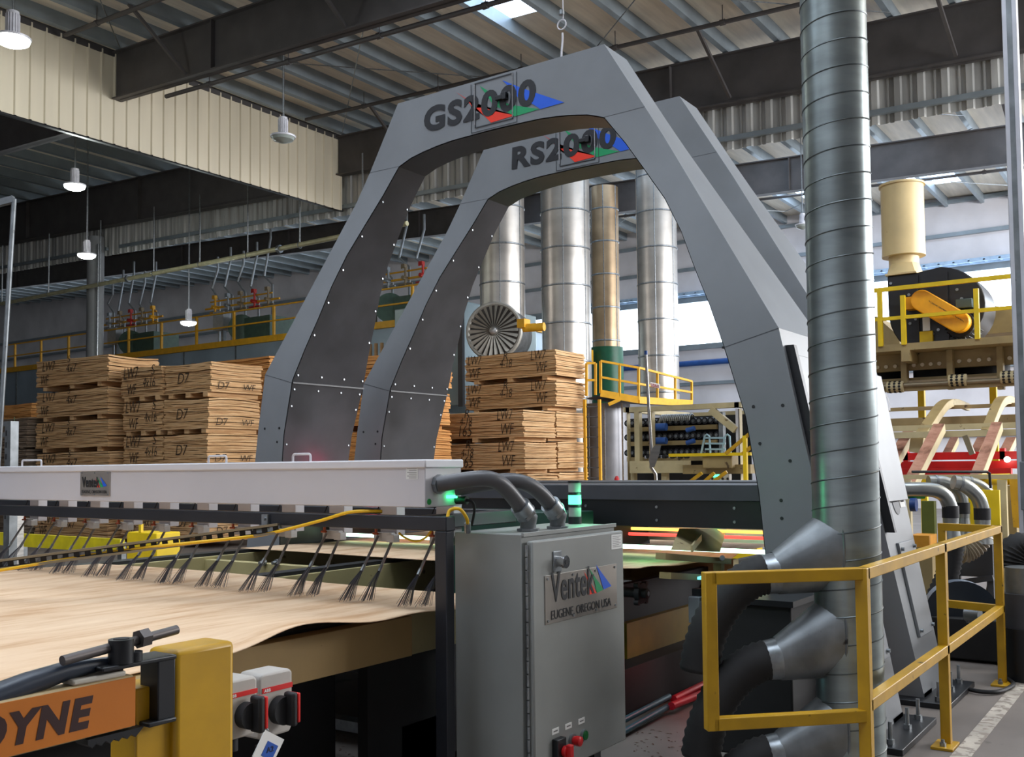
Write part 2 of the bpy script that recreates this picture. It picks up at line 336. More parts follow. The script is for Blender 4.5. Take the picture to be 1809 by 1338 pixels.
# ============================================================ scanner arches
CYA = 4.06
OUT = [(2.56, 0.03), (2.12, 2.264), (1.19, 3.797), (.90, 4.279)]                     # outer half outline (offset from centre, height)
INN = [(2.08, .03), (2.03, .6), (1.99, 1.1), (1.965, 1.5), (1.90, 1.85), (1.795, 2.2), (1.675, 2.5), (1.59, 2.68), (1.50, 2.9), (1.375, 3.14), (1.19, 3.4), (1.03, 3.62), (.893, 3.792),
       (.80, 3.83), (.70, 3.853), (.60, 3.868), (.50, 3.881), (.40, 3.89), (.2, 3.895), (0, 3.897)]
def hw(z):
    if z < 2.2: return .30+(.40-.30)*z/2.2
    if z < 3.65: return .40+(.155-.40)*(z-2.2)/1.45
    return .155
def arch(XC, letters, sub):
    t = thing('scanner_arch', (XC, CYA, 0), f'tall grey metal arch lettered {letters}, {sub}', 'machine')
    outp = [OUT[0], (2.34, 1.15), OUT[1], (1.80, 2.79), (1.49, 3.30), OUT[2], (1.06, 4.02), OUT[3], (.45, 4.279), (0, 4.279)]
    def resample(pts, n):   # points at equal share of a normalised height/width parameter
        L = [0]
        for a, b in zip(pts, pts[1:]): L.append(L[-1]+math.dist(a, b))
        o = []
        for i in range(n+1):
            s = L[-1]*i/n; k = max(j for j in range(len(L)) if L[j] <= s+1e-9); k = min(k, len(pts)-2); f = (s-L[k])/(L[k+1]-L[k]); o.append((pts[k][0]+(pts[k+1][0]-pts[k][0])*f, pts[k][1]+(pts[k+1][1]-pts[k][1])*f))
        return o
    # match outer and inner outlines leg by leg: knee to knee, shoulder to shoulder, crown to crown
    def seg(pts, a, b): return pts[a:b+1]
    oo = resample([OUT[0], OUT[1]], 5)[:-1]+resample([OUT[1], OUT[2]], 7)[:-1]+resample([OUT[2], OUT[3], (0, 4.279)], 7)
    ii = resample(seg(INN, 0, 5), 5)[:-1]+resample(seg(INN, 5, 12), 7)[:-1]+resample(seg(INN, 12, 19), 7)
    # keep the sharp outer shoulder
    k = min(range(len(oo)), key=lambda i: math.dist(oo[i], OUT[3])); oo[k] = OUT[3]
    def full(h): return [(CYA-a, z) for a, z in h]+[(CYA+a, z) for a, z in reversed(h[:-1])]
    O, I = full(oo), full(ii); n = len(O)
    m = MB(); vs = []
    for (y, z) in O: vs += [(XC-hw(z), y, z), (XC+hw(z), y, z)]
    for (y, z) in I: vs += [(XC-hw(z), y, z), (XC+hw(z), y, z)]
    fs = []
    for i in range(n-1):
        a, b, c, d = 2*i, 2*i+2, 2*n+2*i, 2*n+2*i+2
        fs += [(a, b, d, c), (a+1, c+1, d+1, b+1), (a, a+1, b+1, b)]
    fs += [(0, 2*n, 2*n+1, 1), (2*n-2, 2*n-1, 4*n-1, 4*n-2)]
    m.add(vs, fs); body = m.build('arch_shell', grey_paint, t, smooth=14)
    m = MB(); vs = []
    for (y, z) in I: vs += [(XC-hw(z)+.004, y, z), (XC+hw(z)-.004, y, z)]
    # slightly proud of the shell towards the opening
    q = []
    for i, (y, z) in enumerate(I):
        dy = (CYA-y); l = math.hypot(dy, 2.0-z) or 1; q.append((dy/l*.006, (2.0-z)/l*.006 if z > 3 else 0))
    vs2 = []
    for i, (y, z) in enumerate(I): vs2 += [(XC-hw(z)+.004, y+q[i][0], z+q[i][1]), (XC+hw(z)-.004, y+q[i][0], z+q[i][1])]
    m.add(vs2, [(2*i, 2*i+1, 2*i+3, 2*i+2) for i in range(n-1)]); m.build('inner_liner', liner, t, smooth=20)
    # mitre seams on the faces, dark joint lines
    for s in (-1, 1):
        for (o, i_) in ((OUT[1], (1.80, 2.18)), (OUT[2], (.893, 3.792))):
            for sx in (-1, 1):
                m = MB(); m.beam((XC+sx*(hw(o[1])+.0004), CYA+s*o[0], o[1]), (XC+sx*(hw(i_[1])+.0004), CYA+s*i_[0], i_[1]), .0015, .004 if o[1] < 3 else .0022); m.build('panel_joint', M('joint_grey', (70, 74, 80), .5), t, smooth=0)
        m = MB(); m.beam((XC-hw(2.18), CYA+s*1.79, 2.18), (XC+hw(2.18), CYA+s*1.79, 2.18), .014, .012); m.build('panel_joint', black_paint, t, smooth=0)
    # liner screws
    m = MB()
    for s in (-1, 1):
        for z in (.7, 1.1, 1.4, 1.7, 2.0, 2.13, 2.24, 2.55, 2.8, 3.05, 3.3, 3.55):
            a = min(INN, key=lambda p: abs(p[1]-z)); 
            for j in range(len(INN)-1):
                if INN[j][1] <= z <= INN[j+1][1]: f = (z-INN[j][1])/(INN[j+1][1]-INN[j][1]); a = (INN[j][0]+(INN[j+1][0]-INN[j][0])*f, z)
            for dx in ((-1, 1) if abs(z-2.18) > .1 else (-1, -.3, .4, 1)):
                x = XC+dx*(hw(z)-.03); m.cyl((x, CYA+s*(a[0]-.004), z), (x, CYA+s*(a[0]-.014), z), .008, 8)
    m.build('liner_screws', zinc, t)
    XF0 = XC-.155-.002
    # lettering flash: three overlapping coloured darts
    def dart(name, pts, mat, k):
        mm = MB(); mm.prism([(y, z) for y, z in pts], 'X', XF0-.0004*k-.0006, XF0); mm.build(name, mat, t, smooth=0)
    def FP(px, py): v = P(px, py, X=5.635); return (v.y, v.z)
    dart('red_flash', [FP(*q) for q in ((806, 163), (825, 175), (835, 191), (856, 190), (870, 196), (910, 204), (868, 217), (856, 205), (838, 192), (829, 179))], f_red, 1)
    dart('green_flash', [FP(*q) for q in ((848, 152), (866, 163), (880, 178), (906, 186), (953, 193), (910, 206), (893, 196), (872, 186), (862, 171))], f_grn, 2)
    dart('blue_flash', [FP(*q) for q in ((888, 142), (920, 155), (946, 164), (997, 181), (955, 193), (938, 182), (920, 178), (906, 160))], f_blu, 3)
    text('lettering', letters, blk_txt, t, (XF0-.0024, CYA+.64, 3.995), (0, -1, 0), (0, 0, 1), 0.19, 1.0, bold=.042, shear=.04, depth=.0006)
    # access door with hinge strip, latch
    m = MB(); y0, y1, z0, z1 = 3.894, 4.225, 3.935, 4.262
    w = .006
    for a in ((y0, y1, z0, z0+w), (y0, y1, z1-w, z1), (y0, y0+w, z0, z1), (y1-w, y1, z0, z1)): m.box(XF0-.0035, XF0, a[0], a[1], a[2], a[3])
    d = m.build('door_frame', M('dark_joint', (52, 56, 60), .5, 0, .05), t, smooth=0)
    m = MB(); m.box(XF0-.006, XF0, y1-.004, y1+.006, z0+.02, z1-.005); m.box(XF0-.006, XF0, y0-.004, y0+.003, z0+.01, z1); m.build('hinge_strip', chrome, t, smooth=0)
    m = MB(); w = .003; y0 -= .035; y1 += .035; z0 -= .03
    for a in ((y0, y1, z0, z0+w), (y0, y0+w, z0, z1), (y1-w, y1, z0, z1)): m.box(XF0-.003, XF0, a[0], a[1], a[2], a[3])
    m.build('cover_seam', MATS['dark_joint'], t, smooth=0)
    m = MB(); m.box(XF0-.03, XF0, 3.93, 4.03, 4.085, 4.118); m.box(XF0-.04, XF0, 3.93, 3.965, 4.075, 4.128); m.build('door_latch', black_paint, t, bevel=.004)
    # base plate, foot pads and anchor bolts at the near and far feet
    for s in (-1, 1):
        yo = CYA+s*2.56
        m = MB(); a, b = sorted((yo+s*.17, yo-s*.62)); m.box(XC-.42, XC+.36, a, b, 0, .035); m.build('base_plate', black_paint, t, bevel=.004)
        m = MB(); 
        for dx in (-.2, .2): m.box(XC+dx-.1, XC+dx+.1, min(yo, yo-s*.02)-.0, max(yo, yo+s*.02), .035, .06)
        m.build('foot_flange', black_paint, t)
        for dx in (-.34, .02, .27):
            m = MB(); c = (XC+dx, yo+s*.09, .035); m.cyl(c, (c[0], c[1], .06), .022, 6); m.cyl(c, (c[0], c[1], .15), .011, 10); m.build('anchor_bolt', zinc, t)
    return t, body
A1, _ = arch(5.79, 'GS2000', 'standing in front of the other arch')
A2, _ = arch(6.93, 'RS2000', 'standing directly behind the first arch')
# outer leg furniture on the near foot of the arches
def outer_face(X, z, side=-1):   # y of the near outer face at height z
    a = OUT[0][0]+(OUT[1][0]-OUT[0][0])*(z-.03)/(2.264-.03); return CYA+side*a
for t, XC in ((A1, 5.79), (A2, 6.93)):
    m = MB(); z0, z1 = 1.06, 2.17
    m.hexa([(XC-.33, outer_face(0, z0)-.0, z0), (XC-.285, outer_face(0, z0), z0), (XC-.285, outer_face(0, z0)-.06, z0), (XC-.33, outer_face(0, z0)-.06, z0)],
           [(XC-.345, outer_face(0, z1), z1), (XC-.30, outer_face(0, z1), z1), (XC-.30, outer_face(0, z1)-.05, z1), (XC-.345, outer_face(0, z1)-.05, z1)])
    m.build('cable_channel', black_paint, t)
    m = MB(); z0, z1 = 1.25, 2.12
    m.hexa([(XC-.27, outer_face(0, z0), z0), (XC+.30, outer_face(0, z0), z0), (XC+.30, outer_face(0, z0)-.035, z0), (XC-.27, outer_face(0, z0)-.035, z0)],
           [(XC-.28, outer_face(0, z1), z1), (XC+.35, outer_face(0, z1), z1), (XC+.35, outer_face(0, z1)-.035, z1), (XC-.28, outer_face(0, z1)-.035, z1)])
    m.build('side_door', grey_paint, t, bevel=.004)
    m = MB(); z0, z1 = .38, .98
    m.hexa([(XC-.14, outer_face(0, z0), z0), (XC+.24, outer_face(0, z0), z0), (XC+.24, outer_face(0, z0)-.02, z0), (XC-.14, outer_face(0, z0)-.02, z0)],
           [(XC-.14, outer_face(0, z1), z1), (XC+.24, outer_face(0, z1), z1), (XC+.24, outer_face(0, z1)-.02, z1), (XC-.14, outer_face(0, z1)-.02, z1)])
    cp = m.build('cover_plate', grey_paint, t, bevel=.003)
    for dx in (-.11, .21):
        for z in (.42, .94):
            m = MB(); y = outer_face(0, z)-.02; m.cyl((XC+dx, y, z), (XC+dx, y-.018, z), .012, 10); m.build('cover_screw', zinc, cp)
    c = MB(); z = 1.24; y = outer_face(0, z); ring = [(XC+.08+.085*math.cos(a*math.pi/12), y-.003+(.0), z+.085*math.sin(a*math.pi/12)) for a in range(24)]
    ring = [(x, outer_face(0, zz)-.004, zz) for x, _, zz in ring]; c.add(ring, [tuple(range(24))]); c.build('round_port', black_paint, t, smooth=0)
    m = MB(); zt, zb = 1.36, 1.20
    m.hexa([(XC+.17, outer_face(0, zb), zb), (XC+.30, outer_face(0, zb), zb), (XC+.30, outer_face(0, zb)-.006, zb), (XC+.17, outer_face(0, zb)-.006, zb)], [(XC+.16, outer_face(0, zt), zt), (XC+.29, outer_face(0, zt), zt), (XC+.29, outer_face(0, zt)-.006, zt), (XC+.16, outer_face(0, zt)-.006, zt)])
    s_ = m.build('maker_sticker', paper, t, smooth=0)
    m = MB(); m.hexa([(XC+.165, outer_face(0, 1.3)-.008, 1.295), (XC+.295, outer_face(0, 1.3)-.008, 1.295), (XC+.295, outer_face(0, 1.3)-.006, 1.295), (XC+.165, outer_face(0, 1.3)-.006, 1.295)], [(XC+.16, outer_face(0, 1.36)-.008, 1.36), (XC+.29, outer_face(0, 1.36)-.008, 1.36), (XC+.29, outer_face(0, 1.36)-.006, 1.36), (XC+.16, outer_face(0, 1.36)-.006, 1.36)])
    m.build('sticker_header', M('sticker_grey', (110, 106, 108), .6), s_, smooth=0)
    text('sticker_lettering', 'Ventek', blk_txt, s_, (XC+.19, outer_face(0, 1.25)-.009, 1.235), (1, 0, 0), (0, -.19, 1), .03, .09, bold=.02)
text('side_lettering', 'GS2000', M('side_letter', (96, 94, 98), .5), A1, (5.60, outer_face(0, 1.9)-.040, 1.87), (1, 0, 0), (0, .195, 1), .13, .6, bold=.03)
text('side_lettering', 'RS2000', MATS['side_letter'], A2, (6.74, outer_face(0, 1.9)-.040, 1.87), (1, 0, 0), (0, .195, 1), .13, .6, bold=.03)
# small dark holes on the near faces of both legs
for t, XC in ((A1, 5.79), (A2, 6.93)):
    m = MB()
    for s in (-1, 1):
        for (a, z) in ((1.96, 1.83), (2.13, 1.83), (1.99, 1.72) if s > 0 else (1.99, 1.62), (2.16, 1.52), (2.1, 1.3), (2.1, 1.2)):
            x = XC-hw(z); m.cyl((x-.0015, CYA+s*a, z), (x+.003, CYA+s*a, z), .010, 10)
    m.build('bolt_holes', black_paint, t)
# cross boxes between the legs
for XC, lab in ((5.79, 'dark cross box bolted between the legs of the front arch above the veneer'), (6.93, 'dark cross box between the legs of the rear arch')):
    c = thing('scanner_cross_box', (XC, CYA, 1.1), lab, 'machine')
    m = MB(); m.box(XC-.32, XC+.3, CYA-1.975, CYA+1.975, 1.29, 1.385); m.build('lid', M('dark_grey_paint', (62, 64, 70), .45, 0, .1), c, bevel=.004)
    m = MB(); m.box(XC-.30, XC+.28, CYA-1.975, CYA+1.975, 1.13, 1.29); m.build('box_body', black_paint, c)
    m = MB()
    for k in range(8):
        for z in (1.17, 1.25): m.cyl((XC-.30, CYA-1.8+k*.5, z), (XC-.307, CYA-1.8+k*.5, z), .009, 8)
    m.build('cover_screws', zinc, c)
# hook cable at the crown of the front arch
c = thing('hanging_cable', P(993, 98, X=5.79), 'white looped cable dropping from a beam clamp to the arch top', 'cable')
p0 = Vector((5.79, P(993, 98, X=5.79).y, 4.28)); 
m = MB(); m.tube([p0+Vector((0, 0, z))+Vector((0, .006*math.sin(z*22), 0)) for z in [i*.03 for i in range(9)]], .007, 8); m.tube(arc(p0+Vector((0, 0, .30)), (0, 1, 0), (0, 0, 1), .035, -90, 270, 14), .005, 6); m.tube([p0+Vector((0, -.012, .34+i*.5)) for i in range(0, 14)], .004, 6); m.build('cord', white_box, c)
m = MB(); m.cyl(p0, p0+Vector((0, 0, .035)), .025, 14); m.build('plug', white_box, c)
m = MB(); m.cyl(p0+Vector((0, 0, .37)), p0+Vector((0, 0, .40)), .02, 10); m.build('clamp', zinc, c)
# ============================================================ white sensor enclosure beam and its black frame
ZT = .905
t = thing('sensor_enclosure', (3.32, 4.6, 1.336), 'long white sheet metal enclosure beam resting over the black rail', 'enclosure')
m = MB(); m.box(3.20, 3.445, 2.676, 7.2, 1.336, 1.505); m.build('enclosure_body', white_box, t, bevel=.004)
m = MB(); m.box(3.192, 3.453, 2.668, 7.2, 1.500, 1.537); m.build('lid', M('lid_white', (214, 212, 215), .4, 0, .03, 2), t, bevel=.006)
for px in (533, 384, 56):
    q = P(px, 812, X=3.215); yc = q.y; r = .0
    w = .055 if px > 400 else .06
    z0 = 1.537; m = MB(); w = {533: .058, 384: .068, 56: .105}[px]
    m.tube([(3.215, yc-w, z0), (3.215, yc-w, z0+.022)]+arc((3.215, yc-w+.012, z0+.022), (0, -1, 0), (0, 0, 1), .012, 0, 90, 4)[1:]+arc((3.215, yc+w-.012, z0+.022), (0, 0, 1), (0, 1, 0), .012, 0, 90, 4)+[(3.215, yc+w, z0)], .0055, 8); m.build('lift_handle', white_box, t)
q = P(169, 855, X=3.2); m = MB(); yc, zc = q.y, q.z; hy = (P(143, 855, X=3.2).y-P(195, 855, X=3.2).y)/2; m.box(3.194, 3.2, yc-hy, yc+hy, zc-.066, zc+.066)
pl = m.build('nameplate', plate_m, t, bevel=.001)
def ventek(parent, o, xd, yd, w, sub=True):
    """word mark with three sails: o = lower left corner of the word"""
    xd, yd, o = Vector(xd), Vector(yd), Vector(o); n = xd.cross(yd)
    text('lettering', 'Ventek', blk_txt, parent, o+n*.0015, xd, yd, w*.245, w*.70, bold=.02, depth=.001)
    for k, (c, pts) in enumerate(((f_red, ((.60, .0), (.74, .0), (.52, .25), (.61, .11))), (f_grn, ((.74, .0), (.86, .02), (.61, .27), (.70, .13))), (f_blu, ((.86, .02), (1.0, .04), (.73, .29), (.80, .15))))):
        mm = MB(); mm.add([o+n*(.0008+.0002*k)+xd*(a*w)+yd*(b*w*.86) for a, b in pts], [(0, 1, 2, 3)]); mm.build('logo_sail', c, parent, smooth=0)
    if sub: text('lettering', 'EUGENE, OREGON USA', blk_txt, parent, o+n*.0015-yd*(w*.15), xd, yd, w*.085, w*.99, bold=.0, depth=.001)
ventek(pl, (3.193, yc+hy*.85, zc-.02), (0, -1, 0), (0, 0, 1), hy*1.7)
m = MB()
for a in (-.88, 0, .88):
    for b in (-.06, .06): m.cyl((3.194, yc+a*hy, zc+b), (3.191, yc+a*hy, zc+b), .004, 8)
m.build('plate_screws', zinc, pl)
q = P(728, 836, X=3.2); m = MB(); m.box(3.1985, 3.2, q.y-.032, q.y+.032, q.z-.026, q.z+.028); lb = m.build('warning_label', paper, t)
for k in range(6):
    m = MB(); m.box(3.198, 3.1985, q.y-.026, q.y+.026-.01*(k % 2), q.z+.018-.008*k, q.z+.0205-.008*k); m.build('print_line', M('print_grey', (120, 118, 116), .7), lb)
# end fittings: cable gland, green lit window, plug
q = P(773, 856, Y=2.676); m = MB(); m.cyl((q.x, 2.68, q.z), (q.x, 2.655, q.z), .042, 8); m.cyl((q.x, 2.655, q.z), (q.x, 2.64, q.z), .032, 20); m.build('gland_nut', zinc, t)
q2 = P(758, 887, Y=2.676); m = MB(); m.cyl((q2.x, 2.678, q2.z), (q2.x, 2.674, q2.z), .013, 16); m.build('indicator', M('indicator_green', (20, 140, 60), .3), t)
q3 = P(812, 884, Y=2.66); m = MB(); m.cyl((q3.x, 2.68, q3.z), (q3.x, 2.62, q3.z), .018, 12); m.tube(bez((q3.x, 2.62, q3.z), (q3.x+.02, 2.58, q3.z), (q3.x+.03, 2.6, q3.z-.05), (q3.x+.03, 2.62, 1.25)), .006, 8); m.build('plug', black_rub, t)
q3 = P(800, 880, Y=2.66); m = MB(); m.cbox((q3.x, 2.665, q3.z+.005), .05, .02, .012); m.build('status_light', grn_on, t)
# black frame
fr = thing('enclosure_stand', (3.22, 3.6, 0), 'black square tube frame with corner post carrying the white enclosure', 'stand')
m = MB(); m.box(3.20, 3.262, 2.566, 7.3, 1.24, 1.300); m.build('front_rail', M('frame_black', (38, 40, 46), .35, .2, .15, 3), fr, bevel=.004)
m = MB(); m.box(3.20, 3.252, 2.566, 2.628, .03, 1.24); m.build('post', MATS['frame_black'], fr, bevel=.004)
m = MB(); m.box(3.262, 3.9, 2.70, 2.76, 1.24, 1.30); m.build('side_rail', MATS['frame_black'], fr, bevel=.004)
m = MB(); m.box(3.84, 3.9, 2.76, 7.3, 1.24, 1.30); m.build('rear_rail', MATS['frame_black'], fr, bevel=.004)
m = MB(); m.box(3.20, 3.26, 6.9, 6.96, 0, 1.24); m.build('post', MATS['frame_black'], fr)
m = MB(); m.box(3.14, 3.32, 2.52, 2.68, 0, .03); m.build('foot_plate', MATS['frame_black'], fr)
q = P(470, 935, X=3.19); m = MB(); m.box(3.188, 3.2, q.y-.012, q.y+.03, 1.225, 1.290); m.box(3.10, 3.2, q.y-.012, q.y+.08, 1.218, 1.226); m.cyl((3.188, q.y+.008, 1.27), (3.18, q.y+.008, 1.27), .009, 6); m.build('angle_bracket', zinc, fr)
# perforated strut tray reaching towards the viewer with the yellow cable along it
def straypt(px, py, X): return P(px, py, X=X)
a, b = P(492, 934, X=3.17), P(0, 998, X=2.45)
tr = thing('strut_channel', (a+b)/2, 'slotted steel strut channel running out from the black rail to the picture edge side', 'channel')
tr['label'] = 'slotted brown steel strut channel reaching out from the black rail'
dirv = (b-a).normalized(); b2 = b+dirv*.35; L = (b2-a).length; n = int(L/.052); nrm = dirv.cross(Vector((0, 0, 1))).normalized(); up = Vector((0, 0, 1))
m = MB()
m.beam(a+up*.019, b2+up*.019, .036, .011); m.beam(a-up*.019, b2-up*.019, .036, .011)
m.build('channel_flange', M('strut_brown', (140, 128, 104), .4, .5), tr)
m = MB()
for k in range(n+1): m.beam(a+dirv*(k*.052+.0), a+dirv*(k*.052+.026), .004, .03)
m.beam(a+up*.0125, b2+up*.0125, .004, .006); m.beam(a-up*.0125, b2-up*.0125, .004, .006)
m.build('slotted_web', M('strut_dark', (26, 23, 20), .5, .3), tr)
yc_ = M('yellow_cable', (236, 186, 12), .4, 0, .05)
c1 = P(0, 1006, X=2.45); pts = [P(-150, 1030, X=2.25), P(0, 1008, X=2.44), P(200, 975, X=2.75), P(400, 953, X=3.0), P(470, 944, X=3.14), P(560, 922, X=3.18), P(620, 905, X=3.185), P(675, 904, X=3.25)]
def smooth(pts, n=8):
    o = []; 
    for i in range(len(pts)-1):
        p0 = pts[max(i-1, 0)]; p1 = pts[i]; p2 = pts[i+1]; p3 = pts[min(i+2, len(pts)-1)]
        for k in range(n):
            t_ = k/n; o.append(.5*((2*p1)+(p2-p0)*t_+(2*p0-5*p1+4*p2-p3)*t_*t_+(3*p1-p0-3*p2+p3)*t_**3))
    return o+[pts[-1]]
m = MB(); m.tube(smooth([Vector(p) for p in pts]), .0075, 10); c = mesh1(m, 'power_cable', yc_, 'yellow cable lying along the strut channel and up over the black rail', 'cable')
m = MB(); m.tube(smooth([P(790, 918, X=3.22), P(795, 902, X=3.24), P(812, 900, X=3.26), P(824, 915, X=3.3), P(826, 925, X=3.32)]), .0075, 10); m2 = mesh1(m, 'power_cable', yc_, 'short yellow cable looping from the white enclosure into the cabinet top', 'cable')
m = MB(); m.cyl(P(826, 925, X=3.32), P(826, 940, X=3.34), .014, 12); m.build('cable_gland', zinc, m2)
m = MB(); m.tube(smooth([P(705, 942, X=3.3), P(715, 950, X=3.3), P(735, 957, X=3.3), P(752, 950, X=3.3), P(762, 938, X=3.3)]), .005, 8); mesh1(m, 'power_cable', yc_, 'thin yellow cable sagging under the black rail near its corner post', 'cable')
# carrier blocks and trailing wire brushes
brk = M('bracket_grey', (188, 186, 184), .4, .3, .08); wire = M('wire_bristle', (112, 112, 120), .35, .7, .1); rodm = M('brush_rod', (150, 148, 146), .3, .85, .1)
cop = M('copper_fitting', (170, 84, 52), .35, .6, .1)
def brush(y, k):
    o = (3.46, y, 1.16)
    t = thing('brush_arm', o, 'x', 'brush', 'wire contact brushes hung over the veneer')
    m = MB(); m.box(3.44, 3.47, y-.055, y+.055, 1.165, 1.205); m.box(3.40, 3.44, y-.105, y-.06, 1.165, 1.20); m.build('bracket', brk, t, bevel=.002)
    m = MB(); m.box(3.47, 3.53, y-.06, y+.04, 1.19, 1.34); m.build('carrier_block', white_box, t, bevel=.003)
    m = MB(); m.cyl((3.435, y+.035, 1.195), (3.435, y+.035, 1.22), .007, 8); m.cyl((3.43, y+.05, 1.2), (3.43, y+.02, 1.2), .006, 8); m.build('copper_fitting', cop, t)
    m = MB(); m.tube([(3.435, y+.035, 1.22), (3.44, y+.02, 1.25), (3.45, y+.05, 1.29), (3.46, y+.03, 1.34)], .003, 6); m.build('lead_wire', black_rub, t)
    for j, dy in enumerate((-.06, .02)):
        yy = y+dy; p = Vector((3.452-.02*j, yy, 1.19)); fq = Vector((3.37-.03*j, yy+.012, 1.045))
        m = MB(); m.cyl(p, fq, .0065, 8); m.build('brush_rod', rodm, t)
        m = MB(); m.cyl(fq+(p-fq)*.12, fq-(p-fq)*.06, .0085, 8); m.build('ferrule', zinc, t)
        m = MB(); tip = fq+(fq-p).normalized()*.15
        for i in range(34):
            a = random.random()*6.283; rr = random.random()**.5; e = tip+Vector((math.cos(a)*rr*.042-.012, math.sin(a)*rr*.036, 0)); e.z = ZT+.004+random.random()*.012+.006*(1-rr)
            mid = (fq+e)/2+Vector((-.004, 0, .006)); m.tube([fq+Vector((math.cos(a)*rr*.005, math.sin(a)*rr*.005, 0)), mid, e], .0011, 3, caps=False)
        m.build('bristles', wire, t)
    return t
names = ['cut off at the corner post', 'first clear one beside the corner post', 'second from the corner post', 'third from the corner post', 'fourth from the corner post', 'fifth from the corner post', 'sixth from the corner post',
         'seventh from the corner post', 'eighth from the corner post', 'ninth from the corner post', 'farthest along the white enclosure']
for k in range(11):
    b = brush(2.80+.335*k, k); b['label'] = 'hanging wire brush pair over the veneer, '+names[k]
# ============================================================ cabinet
CX0, CX1, CY0, CY1, CZ0, CZ1 = 3.409, 4.208, 2.295, 2.687, .2, 1.222
t = thing('control_cabinet', ((CX0+CX1)/2, (CY0+CY1)/2, 0), 'light grey metal control cabinet with a Ventek nameplate on its door', 'cabinet')
t['label'] = 'light grey metal control cabinet with riveted nameplate on its door'
m = MB(); m.box(CX0, CX1-.012, CY0+.042, CY1, CZ0, CZ1); m.build('cabinet_body', cab_grey, t, bevel=.004)
m = MB(); m.box(CX0+.005, CX1-.004, CY0+.034, CY0+.046, CZ1-.012, CZ1+.006); m.build('drip_lip', cab_grey, t, bevel=.002)
m = MB(); m.box(CX0+.02, CX1, CY0, CY0+.032, CZ0+.01, CZ1-.028); dr = m.build('door', cab_grey, t, bevel=.008)
m = MB()
for k in range(18):
    z = CZ0+.03+k*.053; m.cyl((CX0+.008, CY0+.022, z), (CX0+.008, CY0+.022, z+.048), .006, 10)
m.build('piano_hinge', zinc, t)
for x in (CX0+.08, CX1-.1):
    m = MB(); m.box(x-.05, x+.05, CY0+.02, CY1, 0, .03); m.box(x-.03, x+.03, CY0+.1, CY1-.08, .03, CZ0); m.build('support_leg', black_paint, t)
# latch
q = P(985, 992, Y=CY0); m = MB(); m.box(q.x-.04, q.x+.028, CY0-.006, CY0, q.z-.045, q.z+.045); m.build('latch_plate', zinc, dr, bevel=.003)
m = MB(); m.cyl((q.x-.008, CY0-.006, q.z), (q.x-.008, CY0-.035, q.z), .022, 20); m.cyl((q.x-.008, CY0-.035, q.z), (q.x-.008, CY0-.05, q.z), .027, 20); m.build('latch_knob', chrome, dr)
m = MB(); m.cyl((q.x-.008, CY0-.05, q.z), (q.x-.008, CY0-.052, q.z), .012, 16); m.build('latch_core', black_paint, dr)
# nameplate on the door
a = P(961.5, 1019, Y=CY0); b = P(1089, 1074.5, Y=CY0); z1 = P(961.5, 1018, Y=CY0).z; z0 = P(1089, 1073.5, Y=CY0).z
m = MB(); m.box(a.x, b.x, CY0-.004, CY0, z0, z1); pl = m.build('nameplate', plate_m, dr, bevel=.001)
w = (b.x-a.x)*.84; ventek(pl, (a.x+(b.x-a.x)*.07, CY0-.0045, z0+(z1-z0)*.43), (1, 0, 0), (0, 0, 1), w)
m = MB()
for f in (.03, .36, .68, .97):
    for zz in (z0+.014, z1-.014): m.cyl((a.x+(b.x-a.x)*f, CY0-.004, zz), (a.x+(b.x-a.x)*f, CY0-.008, zz), .006, 10)
m.build('plate_rivets', zinc, pl)
q = P(1089, 958, Y=CY0); m = MB(); m.box(q.x-.05, q.x+.05, CY0-.0015, CY0, q.z-.032, q.z+.036); lb = m.build('warning_label', paper, dr)
for k in range(7):
    m = MB(); m.box(q.x-.04, q.x+.04-.02*(k % 2), CY0-.002, CY0-.0014, q.z+.026-.008*k, q.z+.028-.008*k); m.build('print_line', MATS['print_grey'], lb)
# operator controls
def knob(px, py, mat, base, r, nm, red=False):
    q = P(px, py, Y=CY0); m = MB(); m.cyl((q.x, CY0, q.z), (q.x, CY0-.012, q.z), r*1.25, 20); o = m.build(nm+'_collar', base, dr)
    m = MB(); m.tube([(q.x, CY0-.01, q.z), (q.x, CY0-.03, q.z), (q.x, CY0-.045, q.z), (q.x, CY0-.05, q.z)], r, 20, rs=[r*.8, r, r*.95, r*.6]) if red else m.cyl((q.x, CY0-.01, q.z), (q.x, CY0-.016, q.z), r, 20); m.build(nm, mat, dr)
knob(1010, 1308, red_b, zinc, .022, 'stop_button', True); knob(1030, 1299, M('green_button', (20, 96, 44), .35), zinc, .020, 'start_button')
q = P(984, 1322, Y=CY0); m = MB(); m.box(q.x-.04, q.x+.03, CY0-.03, CY0, q.z-.06, q.z+.045); m.build('disconnect_base', black_paint, dr, bevel=.004)
m = MB(); m.cyl((q.x+.006, CY0-.03, q.z-.01), (q.x+.006, CY0-.05, q.z-.01), .024, 16); m.box(q.x-.004, q.x+.024, CY0-.07, CY0-.045, q.z-.04, q.z+.02); m.build('disconnect_handle', red_b, dr, bevel=.004)
for px, py in ((981, 1292), (1004, 1283), (1027, 1274)):
    q = P(px, py, Y=CY0); m = MB(); m.box(q.x-.026, q.x+.026, CY0-.0015, CY0, q.z-.012, q.z+.012); m.build('legend_plate', paper, dr)
    m = MB(); m.box(q.x-.016, q.x+.016, CY0-.002, CY0-.0014, q.z-.003, q.z+.003); m.build('legend_text', MATS['print_grey'], dr)
